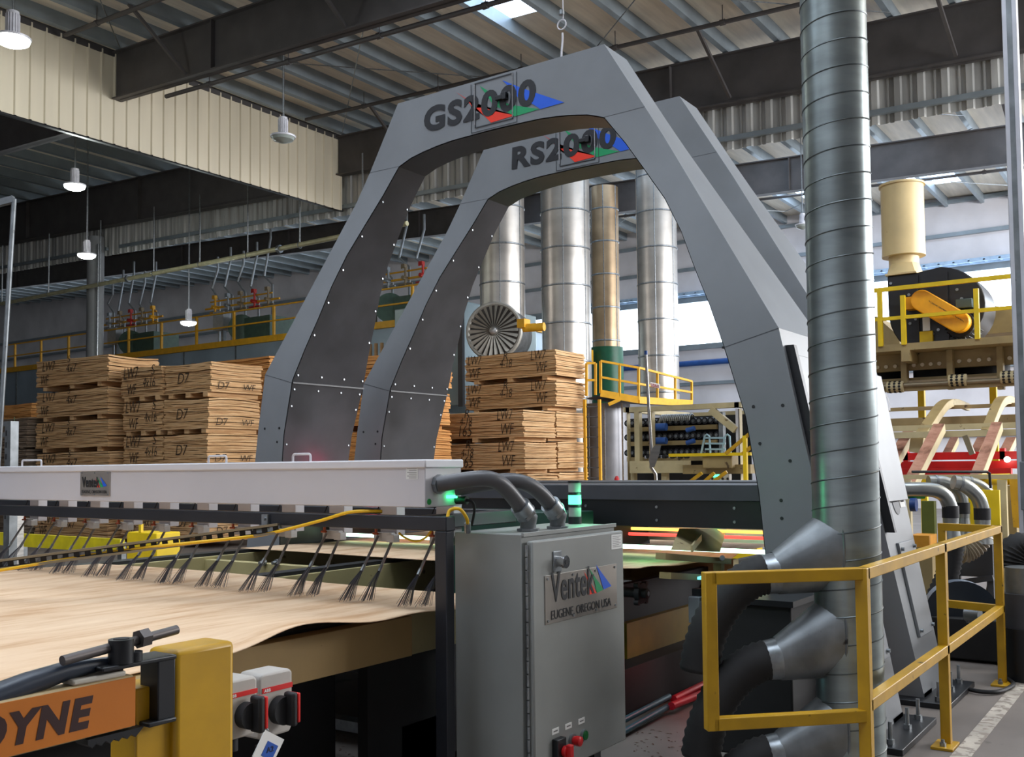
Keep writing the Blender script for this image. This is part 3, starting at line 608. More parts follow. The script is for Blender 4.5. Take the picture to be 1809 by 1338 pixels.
# conduits from the enclosure end down to the cabinet top
cond = M('grey_conduit', (86, 86, 88), .38, 0, .05)
g = P(773, 856, Y=2.64)
for (pb, lab, mid) in ((P(933, 928, X=3.60), 'thick grey flexible conduit, the nearer of two, arching from enclosure end to cabinet', 0), (P(985, 922, X=3.80), 'thick grey flexible conduit, the farther of two, landing beside the signal light', 1)):
    base = Vector((pb.x, P(pb.x, 0, d=1).y if 0 else pb.y, CZ1)); base.y = min(max(base.y, CY0+.08), CY1-.05)
    c = thing('flexible_conduit', base, lab, 'conduit', 'grey conduits into the cabinet')
    s0 = Vector((g.x+.0, 2.64, g.z)) if not mid else Vector((g.x+.14, 2.66, g.z-.02))
    e = base+Vector((-.045, .0, .10)); pts = bez(s0, s0+Vector((.14, -.20, .035)), e+Vector((-.16, .03, .16)), e, 20)
    m = MB(); m.tube(pts, .034, 20); m.build('hose', cond, c)
    m = MB(); dd = (pts[-1]-pts[-2]).normalized(); m.cyl(e-dd*.02, e+dd*.025, .045, 20); m.cyl(e+dd*.025, e+dd*.04, .049, 6); m.build('compression_nut', zinc, c)
    m = MB(); m.tube([e+dd*.03, e+dd*.06, base+Vector((0, 0, .03)), base], .034, 16, rs=[.04, .038, .035, .036]); m.cyl(base, base+Vector((0, 0, .012)), .05, 8); m.build('elbow_fitting', galv_d, c)
# signal tower light
q = P(1016, 926, Z=CZ1); o = Vector((q.x, q.y, CZ1)); 
if not (CY0 < o.y < CY1): o.y = CY0+.12
t = thing('signal_light', o, 'stacked signal light with its green section lit, on the cabinet top', 'light')
hh = [(0, .036, black_paint, 'base'), (.036, .045, lens_cl, 'lower_lens'), (.081, .014, black_paint, 'spacer'), (.095, .045, grn_on, 'green_lens'), (.140, .014, black_paint, 'spacer'), (.154, .045, lens_cl, 'upper_lens'), (.199, .010, black_paint, 'cap')]
for z, h, mt, nm in hh:
    m = MB(); m.cyl(o+Vector((0, 0, z)), o+Vector((0, 0, z+h)), .031 if mt is not black_paint else .0325, 28); m.build(nm, mt, t)
l = bpy.data.lights.new('signal_glow', 'POINT'); l.energy = 1.2; l.color = (.1, 1, .45); l.shadow_soft_size = .04; lo = bpy.data.objects.new('signal_glow', l); COL.objects.link(lo); lo.location = o+Vector((0, -.06, .12))
# ============================================================ veneer sheets on the line
def sheet(name, x0, x1, y0, y1, lab, amp, seed):
    random.seed(seed); nx, ny = 46, 60; vs = []; ph = [random.random()*6 for _ in range(6)]
    for j in range(ny+1):
        for i in range(nx+1):
            u, v = i/nx, j/ny; x = x0+(x1-x0)*u; y = y0+(y1-y0)*v
            if i == nx: x += .02*math.sin(v*9+ph[0])
            x += .07*(v-.5)*(1 if i else 0)
            if j == 0: y += .025*math.sin(u*7+ph[1])+.012*math.sin(u*23+ph[2])
            ed = max(0, 1-v*9); z = ZT+ed*amp*(math.sin(x*4.1+ph[3])+.5*math.sin(x*9+ph[4]))+.004*math.sin(x*3+y*2)
            vs.append((x, y, z))
    w = nx+1; fs = [(j*w+i, j*w+i+1, (j+1)*w+i+1, (j+1)*w+i) for j in range(ny) for i in range(nx)]
    m = MB(); m.add(vs, fs); o = m.build(name, sheet_m, None, smooth=60); md = o.modifiers.new('thickness', 'SOLIDIFY'); md.thickness = .004; md.offset = -1
    return tag(o, lab, 'veneer', 'veneer sheets on the line')
sheet('veneer_sheet', 1.35, 3.78, 2.70, 6.0, 'large pale veneer sheet passing under the wire brushes', .020, 3)
sheet('veneer_sheet', 5.05, 7.7, 2.62, 6.05, 'second pale veneer sheet entering under the dark cross box', .014, 9)
# ============================================================ conveyor under the veneer
random.seed(21)
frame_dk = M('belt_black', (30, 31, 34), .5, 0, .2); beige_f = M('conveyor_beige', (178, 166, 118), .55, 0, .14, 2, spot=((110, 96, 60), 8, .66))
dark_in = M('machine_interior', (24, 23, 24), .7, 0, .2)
cv = thing('veneer_conveyor', (4.6, 4.4, 0), 'beige conveyor frame with black belts carrying the veneer sheets', 'conveyor')
def rail(y, x0, x1, z1, name='lane_beam', h=.24, w=.10):
    m = MB(); m.box(x0, x1, y-w/2, y+w/2, z1-h, z1); a = m.build(name, beige_f, cv, bevel=.004)
    m = MB(); m.box(x0, x1, y-w*.35, y+w*.45, z1, z1+.022); m.build('belt', frame_dk, a)
    return a
rail(3.02, .6, 4.0, .84, h=.18); rail(4.62, 1.4, 7.4, .86, h=.22, w=.14); rail(6.0, 2.0, 9.4, .88, h=.26, w=.16); rail(3.8, 5.2, 7.4, .86)
m = MB(); m.box(1.0, 1.1, 2.9, 6.0, .60, .80); m.build('cross_member', beige_f, cv)
m = MB(); m.box(4.62, 4.70, 4.62, 6.0, .62, .86); m.build('cross_member', beige_f, cv); m = MB(); m.box(7.0, 7.1, 2.9, 6.0, .6, .8); m.build('cross_member', beige_f, cv)
for (px, py) in ((468, 994), (491, 994)):
    q = P(px, py, X=4.62); m = MB(); m.cyl((4.62, q.y, q.z), (4.60, q.y, q.z), .022, 12); m.cyl((4.60, q.y, q.z), (4.57, q.y, q.z), .012, 10); m.build('tension_bolt', zinc, cv)
for x in (1.2, 4.2, 6.9):
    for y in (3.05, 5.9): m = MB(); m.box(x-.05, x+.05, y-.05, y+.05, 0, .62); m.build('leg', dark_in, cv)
# side beam seen under the near edge of the veneer
q0, q1 = P(440, 1230, Y=2.88), P(768, 1166, Y=2.88)
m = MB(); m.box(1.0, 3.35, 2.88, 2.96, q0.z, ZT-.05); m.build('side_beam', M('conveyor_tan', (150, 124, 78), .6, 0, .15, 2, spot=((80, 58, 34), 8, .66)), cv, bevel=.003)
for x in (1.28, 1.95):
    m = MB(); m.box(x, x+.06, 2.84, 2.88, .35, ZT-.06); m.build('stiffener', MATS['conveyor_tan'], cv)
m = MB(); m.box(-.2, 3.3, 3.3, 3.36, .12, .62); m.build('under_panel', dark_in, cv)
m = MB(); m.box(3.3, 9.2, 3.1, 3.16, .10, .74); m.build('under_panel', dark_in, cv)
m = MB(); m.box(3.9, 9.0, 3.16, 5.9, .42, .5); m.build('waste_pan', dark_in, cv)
m = MB(); a, b = P(525, 1330, Z=.05), P(712, 1290, Z=.05); m.beam(P(520, 1262, Z=.05), P(760, 1305, Z=.05), .09, .06); m.build('floor_guide', zinc, cv)
m = MB(); m.beam(P(650, 1236, Y=3.2), P(752, 1252, Y=3.2), .035); m.build('dusty_bar', MATS['conveyor_tan'], cv)
m = MB(); a = P(710, 1285, Y=3.1); m.box(a.x, a.x+.35, 3.1, 3.2, 0, a.z); m.build('timber_block', M('dark_red_steel', (70, 36, 28), .7), cv)
# gauge brackets, grey junction box and side rollers right of the cabinet
g = thing('sheet_guide', P(1230, 980, Y=2.45), 'beige angled guide plate on a bracket beside the veneer before the arch', 'guide')
q = P(1170, 978, Y=2.5); q2 = P(1280, 985, Y=2.5)
m = MB(); m.hexa([P(1185, 972, Y=2.5), P(1272, 976, Y=2.5), P(1272, 976, Y=2.52), P(1185, 972, Y=2.52)], [P(1200, 934, Y=2.75), P(1284, 934, Y=2.75), P(1284, 934, Y=2.77), P(1200, 934, Y=2.77)]); m.build('guide_plate', beige, g)
m = MB(); m.beam(P(1222, 970, Y=2.49), P(1238, 950, Y=2.6), .012, .04); m.build('rib', beige, g)
m = MB(); a, b = P(1167, 983, Y=2.45), P(1284, 992, Y=2.45); m.beam(a, b, .06, .035); m.beam(P(1270, 985, Y=2.45), P(1270, 1010, Y=2.45), .05, .05); m.beam(P(1175, 1017, Y=2.45), P(1300, 1024, Y=2.45), .07, .035); m.build('bracket_arm', beige_d, g)
m = MB(); m.cyl(P(1276, 986, Y=2.42), P(1276, 986, Y=2.40), .016, 14); m.build('pivot_bolt', zinc, g)
q = P(1234, 1076, Y=2.4); t = thing('junction_box', q, 'grey junction box hanging below the beige guide bracket', 'box')
m = MB(); m.cbox(q, .125, .07, .15); m.build('box_body', M('box_grey', (116, 120, 124), .5), t, bevel=.006)
m = MB(); m.cyl(q-Vector((-.01, 0, .075)), q-Vector((-.01, 0, .11)), .018, 10); m.build('gland', zinc, t); m = MB(); m.cbox(q+Vector((0, 0, .09)), .06, .05, .05); m.build('mount', black_paint, t)
q = P(1128, 1048, Y=2.75); t = thing('roller_bearing', q, 'black flange bearing with bolts under the veneer beside the cabinet', 'bearing')
m = MB(); m.cyl(q, q-Vector((0, .03, 0)), .06, 20); m.cyl(q+Vector((0, .36, 0)), q-Vector((0, .06, 0)), .03, 16)
for a in range(4): c = q+Vector((.07*math.cos(a*1.57+.78), 0, .07*math.sin(a*1.57+.78))); m.cyl(c, c-Vector((0, .03, 0)), .016, 10)
m.build('housing', black_rub, t); m = MB(); m.cyl(q-Vector((0, .06, 0)), q-Vector((0, .066, 0)), .015, 12); m.build('shaft_end', chrome, t)
# hydraulic tubes low under the line, picked out by the scanner lights
for k, (a, b, mt, lb) in enumerate(((P(1085, 1282, Y=2.75), P(1182, 1231, Y=2.78), M('teal_tube', (70, 110, 120), .35, .3), 'upper dull blue tube low under the line beside the cabinet'), (P(1085, 1303, Y=2.70), P(1180, 1249, Y=2.73), MATS['teal_tube'] if 'teal_tube' in MATS else None, 'lower dull blue tube low under the line beside the cabinet'),
                               (P(1190, 1236, Y=2.76), P(1275, 1194, Y=2.78), M('red_tube', (190, 30, 46), .35, .2), 'upper red tube under the line before the yellow railing'), (P(1186, 1248, Y=2.70), P(1275, 1212, Y=2.73), MATS.get('red_tube') , 'lower red tube under the line before the yellow railing'))):
    mt = mt or MATS['teal_tube' if k < 2 else 'red_tube']
    m = MB(); m.cyl(a, b, .018 if k < 2 else .024, 12); mesh1(m, 'hydraulic_tube', mt, lb, 'tube', 'tubes under the line')
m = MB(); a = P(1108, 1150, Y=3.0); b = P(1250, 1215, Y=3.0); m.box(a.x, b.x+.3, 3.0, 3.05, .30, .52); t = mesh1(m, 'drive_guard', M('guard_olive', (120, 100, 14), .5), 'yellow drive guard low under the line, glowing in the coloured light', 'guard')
# scanner light bars inside the arches
t = thing('scanner_light_bar', (6.4, 4.0, .99), 'row of lit white green and red scanner tubes between the arches', 'lamp')
for (x, z, col, e, nm) in ((6.02, .955, (200, 255, 225), 5, 'white_tube'), (6.3, 1.02, (255, 70, 60), 2.2, 'red_tube'), (6.34, 1.055, (255, 190, 90), 1.8, 'amber_tube'), (6.38, 1.085, (60, 230, 90), 1.6, 'green_tube'), (6.55, 1.12, (170, 220, 235), 1.2, 'pale_tube')):
    m = MB(); m.cyl((x, 2.15, z), (x, 5.9, z), .011 if e < 4 else .014, 10); m.build(nm, M('glow_'+nm, col, emit=e), t)
m = MB(); m.box(6.6, 6.62, 2.1, 6, .96, 1.13); m.build('reflector_panel', steel, t)
for y in (2.13, 3.4, 4.7, 5.92):
    m = MB(); m.box(6.0, 6.62, y-.01, y+.01, .93, 1.13); m.build('end_bracket', dark_in, t)
def glow(name, pos, col, e, r=.1):
    l = bpy.data.lights.new(name, 'POINT'); l.energy = e; l.color = col; l.shadow_soft_size = r; o = bpy.data.objects.new(name, l); COL.objects.link(o); o.location = pos
glow('scanner_glow_red', (6.2, 2.5, .72), (1, .08, .1), .5); glow('scanner_glow_green', (5.6, 2.9, 1.06), (.15, 1, .4), 1.2); glow('scanner_glow_red', (5.6, 2.6, .3), (1, .1, .12), .9); glow('scanner_glow_teal', (4.6, 2.75, .35), (.4, .95, 1), .35)
m = MB(); m.box(5.2, 5.5, 2.35, 2.37, .86, .875); t2 = mesh1(m, 'scanner_lamp_strip', M('glow_teal', (110, 220, 235), emit=1.5), 'pale blue lit strip under the beige guide bracket', 'lamp')
# second machine behind the cabinet: dark green panel and small box
m = MB(); a = P(850, 903, X=5.0); b = P(1003, 898, X=5.0); m.box(5.0, 5.3, b.y, a.y+.3, 0, a.z); t = mesh1(m, 'machine_cabinet', M('dark_green', (24, 66, 54), .4), 'dark green machine housing behind the grey conduits', 'machine', bevel=.006)
# ============================================================ barrier post and padded arm in front
Yp = P(311, 1151, Z=1.1).y; xa = P(311, 1151, Z=1.1).x; xb = P(417, 1132, Z=1.1).x; yb = P(262, 1146, Z=1.1).y
t = thing('barrier_post', ((xa+xb)/2, (Yp+yb)/2, 0), 'square yellow steel post with black clamp bracket in the near corner', 'post')
m = MB(); m.box(xa, xb, Yp, yb+.02, 0, 1.1); m.build('post_tube', yellow, t, bevel=.012)
m = MB(); x0 = P(236, 1200, Y=Yp+.03).x; m.box(x0, xa+.01, Yp+.02, yb+.03, 0, 1.03); m.build('side_channel', yellow, t, bevel=.004)
# C clamp
def Bx(px, y): return P(px, 1200, Y=y).x
ya = Yp+.005
xc0, xc1 = P(172, 1165, Y=ya).x, P(303, 1160, Y=ya).x; zt = P(303, 1158, Y=ya).z; zb = P(303, 1266, Y=ya).z
m = MB(); m.box(xc0, xc1, ya-.02, ya+.06, zt-.006, zt+.004); m.box(xc1-.045, xc1, ya-.015, ya+.05, zb, zt); m.box(xc1-.07, xc1, ya-.02, ya+.06, zb-.008, zb+.002)
cl = m.build('clamp_bracket', black_paint, t, bevel=.003)
xh = P(214, 1140, Y=ya).x; zh = zt+.004
m = MB(); m.cyl((xh, ya, zh), (xh, ya, zh+.05), .026, 24); m.cyl((xh+.028, ya-.004, zh), (xh+.028, ya-.004, zh+.02), .018, 16); hb = m.build('clamp_hub', black_paint, t)
m = MB(); m.cyl((xh, ya, zh+.05), (xh, ya, zh+.0515), .016, 20); m.build('hub_bore', dark_in, hb)
pa, pb = P(110, 1168, Y=ya-.0), P(312, 1113, Y=ya+.02)
m = MB(); m.cyl(pa, pb, .0105, 14); m.build('tommy_bar', M('dark_steel_bar', (92, 86, 84), .4, .6), hb)
hx = P(252, 1128, Y=ya+.01); dd = (pb-pa).normalized(); m = MB(); m.cyl(hx-dd*.012, hx+dd*.012, .021, 6); m.build('lock_nut', MATS['dark_steel_bar'], hb)
m = MB(); m.cyl((xh, ya+.03, zt-.006), (xh, ya+.03, zt-.05), .022, 16); m.build('pivot_pin', black_paint, t)
# arm
yA = Yp-.0; za0, za1 = P(238, 1285, Y=yA).z, P(238, 1192, Y=yA).z; xr = P(238, 1200, Y=yA).x; xl = xr-.75
t2 = thing('barrier_boom', (xr, yA, za0), 'orange labelled padded arm held in the black clamp of the yellow post', 'arm')
sag = .0
m = MB(); n = 14; f = []; 
for k in range(n+1):
    x = xr+(xl-xr)*k/n; f.append((x, 0))
m.hexa([(xr, yA, za0), (xr, yA+.05, za0), (xr, yA+.05, za1), (xr, yA, za1)], [(xl, yA, za0-.0), (xl, yA+.05, za0), (xl, yA+.05, za1-.0), (xl, yA, za1)])
arm = m.build('arm_body', M('arm_cream', (170, 150, 110), .5), t2, bevel=.006)
m = MB(); m.box(xl, xr-.0, yA-.003, yA, za0+.004, za1-.004); lab = m.build('orange_band', M('arm_orange', (196, 112, 26), .45, 0, .1, 3), t2, smooth=0)
e_r = P(165, 1250, Y=yA-.004).x; lw = (e_r-P(0, 1290, Y=yA-.004).x)
text('lettering', 'DYNE', M('dark_maroon', (50, 18, 14), .5), lab, (e_r-lw*1.27, yA-.0036, za0+(za1-za0)*.2), (1, 0, 0), (0, 0, 1), (za1-za0)*.58, lw*1.27, bold=.05, shear=.2)
m = MB(); m.box(xr-.14, xr-.02, yA+.0, yA+.045, za1, za1+.012); m.build('arm_lip', M('pale_plastic', (190, 184, 170), .5), t2, bevel=.004)
m = MB(); m.tube([(xr-.04, yA+.025, za1+.03), (xr-.14, yA+.03, za1+.028), (xr-.22, yA+.03, za1+.016), (xr-.30, yA+.03, za1+.0), (xr-.6, yA+.03, za1-.01)], .02, 16, rs=[.012, .02, .024, .026, .026]); m.build('rubber_pad', M('blue_black_rubber', (40, 48, 60), .3), t2)
m = MB(); zz = za0; m.prism([(xr-.11, zz-.002)]+[(xr-.11+.02*k+(.01 if j else 0), zz-.012-(.008 if j else 0)) for k in range(6) for j in (0, 1)]+[(xr+.02, zz-.002)], 'Y', yA-.005, yA+.04); m.build('toothed_rack', black_paint, t2)
# ============================================================ rotary switches
for k, (px, py, s, lb) in enumerate(((470, 1240, 1., 'grey rotary switch box with red stripe, fully in view below the veneer'), (408, 1248, .85, 'grey rotary switch box with red stripe, half hidden behind the yellow post'))):
    q = P(px, py, Y=2.35-.12*k); W_, H_ = .13*s, .19*s; t = thing('rotary_switch', q, lb, 'switch', 'rotary switch boxes')
    m = MB(); m.prism([(q.x-W_/2, q.z-H_/2), (q.x+W_/2-.01, q.z-H_/2), (q.x+W_/2, q.z-H_/2+.02), (q.x+W_/2, q.z+H_/2-.01), (q.x+W_/2-.012, q.z+H_/2), (q.x-W_/2+.012, q.z+H_/2), (q.x-W_/2, q.z+H_/2-.012)], 'Y', q.y-.045, q.y+.05); m.build('switch_body', M('switch_grey', (178, 172, 164), .5, 0, .1, 5), t, bevel=.008)
    m = MB(); m.box(q.x-W_*.42, q.x+W_*.48, q.y-.0475, q.y-.045, q.z+H_*.2, q.z+H_*.28); st = m.build('red_stripe', red_p, t, smooth=0)
    text('lettering', 'ABB', paper, st, (q.x-W_*.38, q.y-.0485, q.z+H_*.215), (1, 0, 0), (0, 0, 1), H_*.05, bold=.02)
    m = MB(); m.cyl((q.x+.01, q.y-.045, q.z-.02), (q.x+.01, q.y-.075, q.z-.02), .042*s, 24); m.build('dial', black_rub, t)
    m = MB(); m.box(q.x+.012, q.x+.034, q.y-.105, q.y-.06, q.z-.065, q.z+.035); hd = m.build('handle', black_rub, t, bevel=.008)
    m = MB(); m.box(q.x+.030, q.x+.040, q.y-.107, q.y-.062, q.z-.055, q.z+.032); m.build('red_grip', red_p, hd, bevel=.003)
    m = MB(); m.cyl((q.x, q.y, q.z-H_/2), (q.x, q.y, q.z-H_/2-.04), .02, 10); m.cyl((q.x-.02, q.y, q.z-H_/2-.03), (q.x-.03, q.y, 0), .018, 10); m.build('cable', black_rub, t)
    m = MB(); m.box(q.x-W_*.3, q.x+W_*.3, q.y+.05, 2.88, q.z-.03, q.z+.03); m.build('mount', MATS['conveyor_tan'], t)
q = P(474, 1322, Y=2.25); t = thing('lockout_tag', q, 'white diamond tag with blue printed square hanging below the rotary switch', 'tag')
m = MB(); c = [(q.x+.05*math.cos(a)*1.2, q.z+.055*math.sin(a)) for a in (.2, 1.77, 3.34, 4.91)]; m.prism(c, 'Y', q.y-.002, q.y+.002); m.build('tag_card', paper, t)
m = MB(); c = [(q.x+.003+.027*math.cos(a)*1.2, q.z-.008+.03*math.sin(a)) for a in (.2, 1.77, 3.34, 4.91)]; m.prism(c, 'Y', q.y-.0035, q.y-.002); bl = m.build('blue_print', M('tag_blue', (28, 80, 170), .5), t)
text('lettering', 'A2', M('tag_ink', (10, 20, 60), .5), bl, (q.x-.01, q.y-.0045, q.z-.012), (1, 0, 0), (0, 0, 1), .016, bold=.02)
m = MB(); m.cyl(q+Vector((0, 0, .05)), q+Vector((0, .05, .09)), .002, 5); m.build('tie', zinc, t)
# veneer crumbs on the floor
random.seed(5); m = MB()
for k in range(220):
    r = random.random(); c = P(440+random.random()*280, 1275+random.random()*70, Z=0) if r < .6 else P(1120+random.random()*160, 1290+random.random()*50, Z=0)
    s = .006+random.random()*.012; a = random.random()*3; m.add([c+Vector((s*math.cos(a), s*math.sin(a), .002)), c+Vector((-s*.4*math.sin(a), s*.4*math.cos(a), .004)), c+Vector((-s*math.cos(a), -s*math.sin(a), .002)), c+Vector((s*.4*math.sin(a), -s*.4*math.cos(a), .003))], [(0, 1, 2, 3)])
tag(m.build('wood_crumbs', M('crumb_brown', (88, 58, 40), .8), None, smooth=0), 'dark veneer crumbs scattered on the floor below the conveyor', 'debris', kind='stuff')
# ============================================================ galvanised duct
D0 = Vector((4.694, 1.399, 3.7)); D1 = Vector((4.83, 1.41, 1.0)); dd = (P(1503, 1049, d=4.745)-P(1465.5, 0, d=4.75))
top = P(1465.5, 0, d=4.75); bot = P(1503, 1049, d=4.76); dv = (bot-top)/(bot.z-top.z)     # per unit z
cx, cy = (top.x+bot.x)/2, (top.y+bot.y)/2
t = thing('spiral_duct', (cx, cy, 0), 'tall galvanised spiral duct rising through the whole view in front of the arch feet', 'duct')
RD = .153
m = MB(); m.tube([(cx, cy, .02), (cx, cy, 9.72)], RD, 48); m.build('duct_tube', galv, t)
m = MB(); seamp = []
zz = .1; pitch = .128; n = 28; lo = P(1503, 1049, d=4.75)
pts = []
turns = int((5.2-.1)/pitch)
for i in range(turns*n+1):
    a = i/n*2*math.pi+.5; pts.append((cx+math.cos(a)*RD, cy+math.sin(a)*RD, .1+i/n*pitch))
m.tube(pts, .0042, 5, caps=False); m.build('spiral_seam', M('seam_grey', (92, 98, 98), .4, .7), t)
# conical take-offs and black hoses
def takeoff(zc, k, vis):
    u = (P(1330, 1000, d=4.75)-P(1480, 1000, d=4.75)); u.z = 0; u.normalize()          # out to the side of the duct
    ax = (u+Vector((0, 0, -.12))).normalized(); c = Vector((cx, cy, zc)); side = Vector((0, 0, 1)).cross(u).normalized()
    big = [c+u*.06+side*(RD*.97*math.cos(a))+Vector((0, 0, 1))*(.21*math.sin(a)+.02) for a in [i*2*math.pi/28 for i in range(28)]]
    e = c+ax*.345+Vector((0, 0, -.06)); upv = ax.cross(side)*-1 if ax.cross(side).z < 0 else ax.cross(side)
    sm = [e+side*(.093*math.cos(a))+upv*(.10*math.sin(a)) for a in [i*2*math.pi/28 for i in range(28)]]
    m = MB(); m.add(big+sm, [(i, (i+1) % 28, 28+(i+1) % 28, 28+i) for i in range(28)]); co = m.build('takeoff_cone', galv_d, t, smooth=60)
    m = MB(); m.tube(big+[big[0]], .006, 5); m.build('riveted_collar', galv_d, co)
    m = MB(); m.cyl(e-ax*.01, e+ax*.055, .098, 28, r2=.09); m.build('clamp_collar', zinc, co)
    # hose
    s = e+ax*.04; en = s+ax*.28+side*.0+Vector((.0, .05, -.42)); pts = bez(s, s+ax*.16, en+Vector((0, 0, .22))-ax*.02, en, 34); P2 = []; R2 = []
    m = MB(); m.tube(pts, .09, 20, rs=[.088+.007*math.sin(i*math.pi) + (.008 if i % 2 else 0) for i in range(len(pts))])
    h = m.build('vacuum_hose', soft_black, None, smooth=70); tag(h, vis, 'hose', 'black hoses on the duct take-offs')
takeoff(1.09, 0, 'uppermost black ribbed hose clamped to the duct take-off, above the railing bar')
takeoff(.69, 1, 'black ribbed hose on the middle duct take-off inside the railing frame')
takeoff(.25, 2, 'lowest black ribbed hose on the duct take-off under the railing')
# ============================================================ yellow railings
def post(x, y, t, z1=1.07, base=True, w=.05):
    m = MB(); m.box(x-w/2, x+w/2, y-w/2, y+w/2, 0.012, z1); o = m.build('post', yellow, t, bevel=.004)
    if base:
        m = MB(); m.box(x-.13, x+.05, y-.055, y+.055, 0, .014); b = m.build('base_plate', yellow, t, bevel=.002)
        m = MB(); m.cyl((x-.09, y, .014), (x-.09, y, .034), .016, 6); m.cyl((x-.09, y, .034), (x-.09, y, .05), .009, 8); m.build('anchor_nut', zinc, t)
t = thing('guard_railing', (5.9, 1.19, 0), 'yellow guard railing with two bars in front of the arch feet, turning a corner to the cabinet side', 'railing')
t['label'] = 'yellow square tube guard railing in front of the duct and arch feet'
yR = 1.19
K = Vector((4.235, 1.19, 1.045)); Lf = Vector((3.765, 1.665, 1.045))
m = MB(); m.box(4.235, 7.52, yR-.025, yR+.025, 1.02, 1.07); m.build('top_rail', yellow, t, bevel=.004)
m = MB(); m.box(4.235, 7.52, yR-.025, yR+.025, .48, .53); m.build('mid_rail', yellow, t, bevel=.004)
m = MB(); m.beam(K, Lf, .05); m.build('top_rail', yellow, t, bevel=.004)
zl = P(1261, 1283, X=Lf.x).z+.02; zk = P(1523, 1270, X=K.x).z
m = MB(); m.beam((K.x, K.y, .465), (Lf.x, Lf.y, .465), .05); m.build('mid_rail', yellow, t, bevel=.004)
for (x, y) in ((4.235, 1.19), (5.72, 1.19), (7.49, 1.19)): post(x, y, t)
m = MB(); m.beam((Lf.x+.0, Lf.y, .44), (Lf.x, Lf.y, 1.07), .05, .05, up=(K-Lf).normalized()); m.build('end_post', yellow, t, bevel=.004)
t2 = thing('guard_railing', (7.5, 1.6, 0), 'x', 'railing'); t2['label'] = 'short yellow railing section crossing behind, from the end post towards the arches'
e = P(1664, 925, Z=1.07); 
m = MB(); m.beam((7.49, 1.21, 1.045), (e.x, e.y, 1.045), .05); m.build('top_rail', yellow, t2); m = MB(); m.beam((7.49, 1.21, .505), (e.x, e.y, .505), .05); m.build('mid_rail', yellow, t2); m = MB(); m.beam((e.x, e.y, .48), (e.x, e.y, 1.07), .05, .05); m.build('post', yellow, t2)
# painted line on the floor, loose hose by the end post
m = MB(); m.box(3.5, 12, 1.04, 1.13, .0005, .004); tag(m.build('trim_1', M('worn_line', (186, 178, 166), .6, 0, .2, 5, spot=((140, 130, 120), 14, .5)), None, raw=1, smooth=0), kind='structure')
m = MB(); m.tube(smooth([P(1700, 1215, Z=.02), P(1730, 1222, Z=.02), P(1765, 1222, Z=.02), P(1790, 1210, Z=.02), P(1780, 1200, Z=.02)]), .014, 8); mesh1(m, 'floor_cable', black_rub, 'black cable looped on the floor around the far railing post', 'cable')
# ============================================================ veneer bundles
def bundle(x0, x1, y0, y1, z0, h, label, group, mat, marks, seed, lean=0., gap=.09, runners=3, bow=.03, straps=False):
    random.seed(seed); cx, cy = (x0+x1)/2, (y0+y1)/2
    t = thing('veneer_bundle', (cx, cy, z0), label, 'veneer bundle', group)
    nl = 15; hh = (h-gap-.02)/nl; m = MB(); ny, nx = 8, 5
    bw = [random.uniform(-1, 1)*bow for _ in range(3)]
    for k in range(nl):
        ox, oy = random.uniform(-.014, .014), random.uniform(-.018, .018); zb = z0+gap+k*hh; ex, ey = random.uniform(-.012, .012), random.uniform(-.015, .015)
        def zz(u, v, top): f = (k+top)/nl; return (bw[0]*math.sin(v*math.pi)+bw[1]*(v-.5)*.8+bw[2]*math.sin(u*math.pi*1.0)-.02*abs(u-.5))*(.1+.7*f)+.006*math.sin(v*13+k*2.3)
        per = [(i/nx, 0) for i in range(nx)]+[(1, j/ny) for j in range(ny)]+[(1-i/nx, 1) for i in range(nx)]+[(0, 1-j/ny) for j in range(ny)]
        vs = []
        for top in (0, 1):
            for (u, v) in per: vs.append((x0+ox-ex+(x1-x0+2*ex)*u, y0+oy-ey+(y1-y0+2*ey)*v, zb+(hh*.93 if top else 0)+zz(u, v, top)))
        n = len(per); m.add(vs, [(i, (i+1) % n, n+(i+1) % n, n+i) for i in range(n)]+[tuple(range(n, 2*n))])
    m.build('sheets', mat, t, smooth=0)
    if gap > 0:
        for r in range(runners):
            yy = y0+(y1-y0)*((r+.5)/runners if runners == 2 else (.12+.38*r)); rm = MB(); rm.box(x0+.01, x1-.01, yy-.07, yy+.07, z0, z0+gap+.01); rm.build('runner', mat, t, smooth=0)
    for (s, fy, fz, ht, wd, face) in marks:
        if face == 'X': text('marking', s, ink, t, (x0-.022, y1-(y1-y0)*fy, z0+gap+(h-gap)*fz), (0, -1, 0), (0, 0, 1), ht, wd, bold=-.012, shear=.2, depth=.002)
        else: text('marking', s, ink, t, (x0+(x1-x0)*fy, y0-.03, z0+gap+(h-gap)*fz), (1, 0, 0), (0, 0, 1), ht, wd, bold=-.012, shear=.15, depth=.002)
    if straps:
        for f in (.25, .75):
            sm = MB(); yy = y0+(y1-y0)*f; sm.box(x0-.025, x0-.018, yy-.012, yy+.012, z0+gap, z0+h); sm.build('strap', M('strap_green', (140, 170, 130), .5), t)
    return t
ordn = ['bottom', 'second from the floor', 'third', 'fourth', 'fifth', 'sixth']
def pile(name, x0, x1, y0, y1, ztop, n, h, mat, marks, seed, where, **kw):
    for k in range(n):
        r = n-1-k; z0 = ztop-h*(r+1)
        if z0 < 0 or k == 0: z0 = max(0, z0)
        hh = (ztop-h*r)-z0; pos = ['topmost', 'second from the top', 'third from the top', 'fourth from the top', 'fifth from the top', 'sixth from the top', 'seventh from the top'][r]
        random.seed(seed*31+k); j = random.uniform(-.03, .03)
        bundle(x0+j, x1+j, y0+random.uniform(-.03, .03), y1+random.uniform(-.03, .03), z0, hh, f'{pos} veneer bundle in {where}', 'veneer bundles '+name, mat, marks(k) if callable(marks) else marks, seed*7+k, **kw)
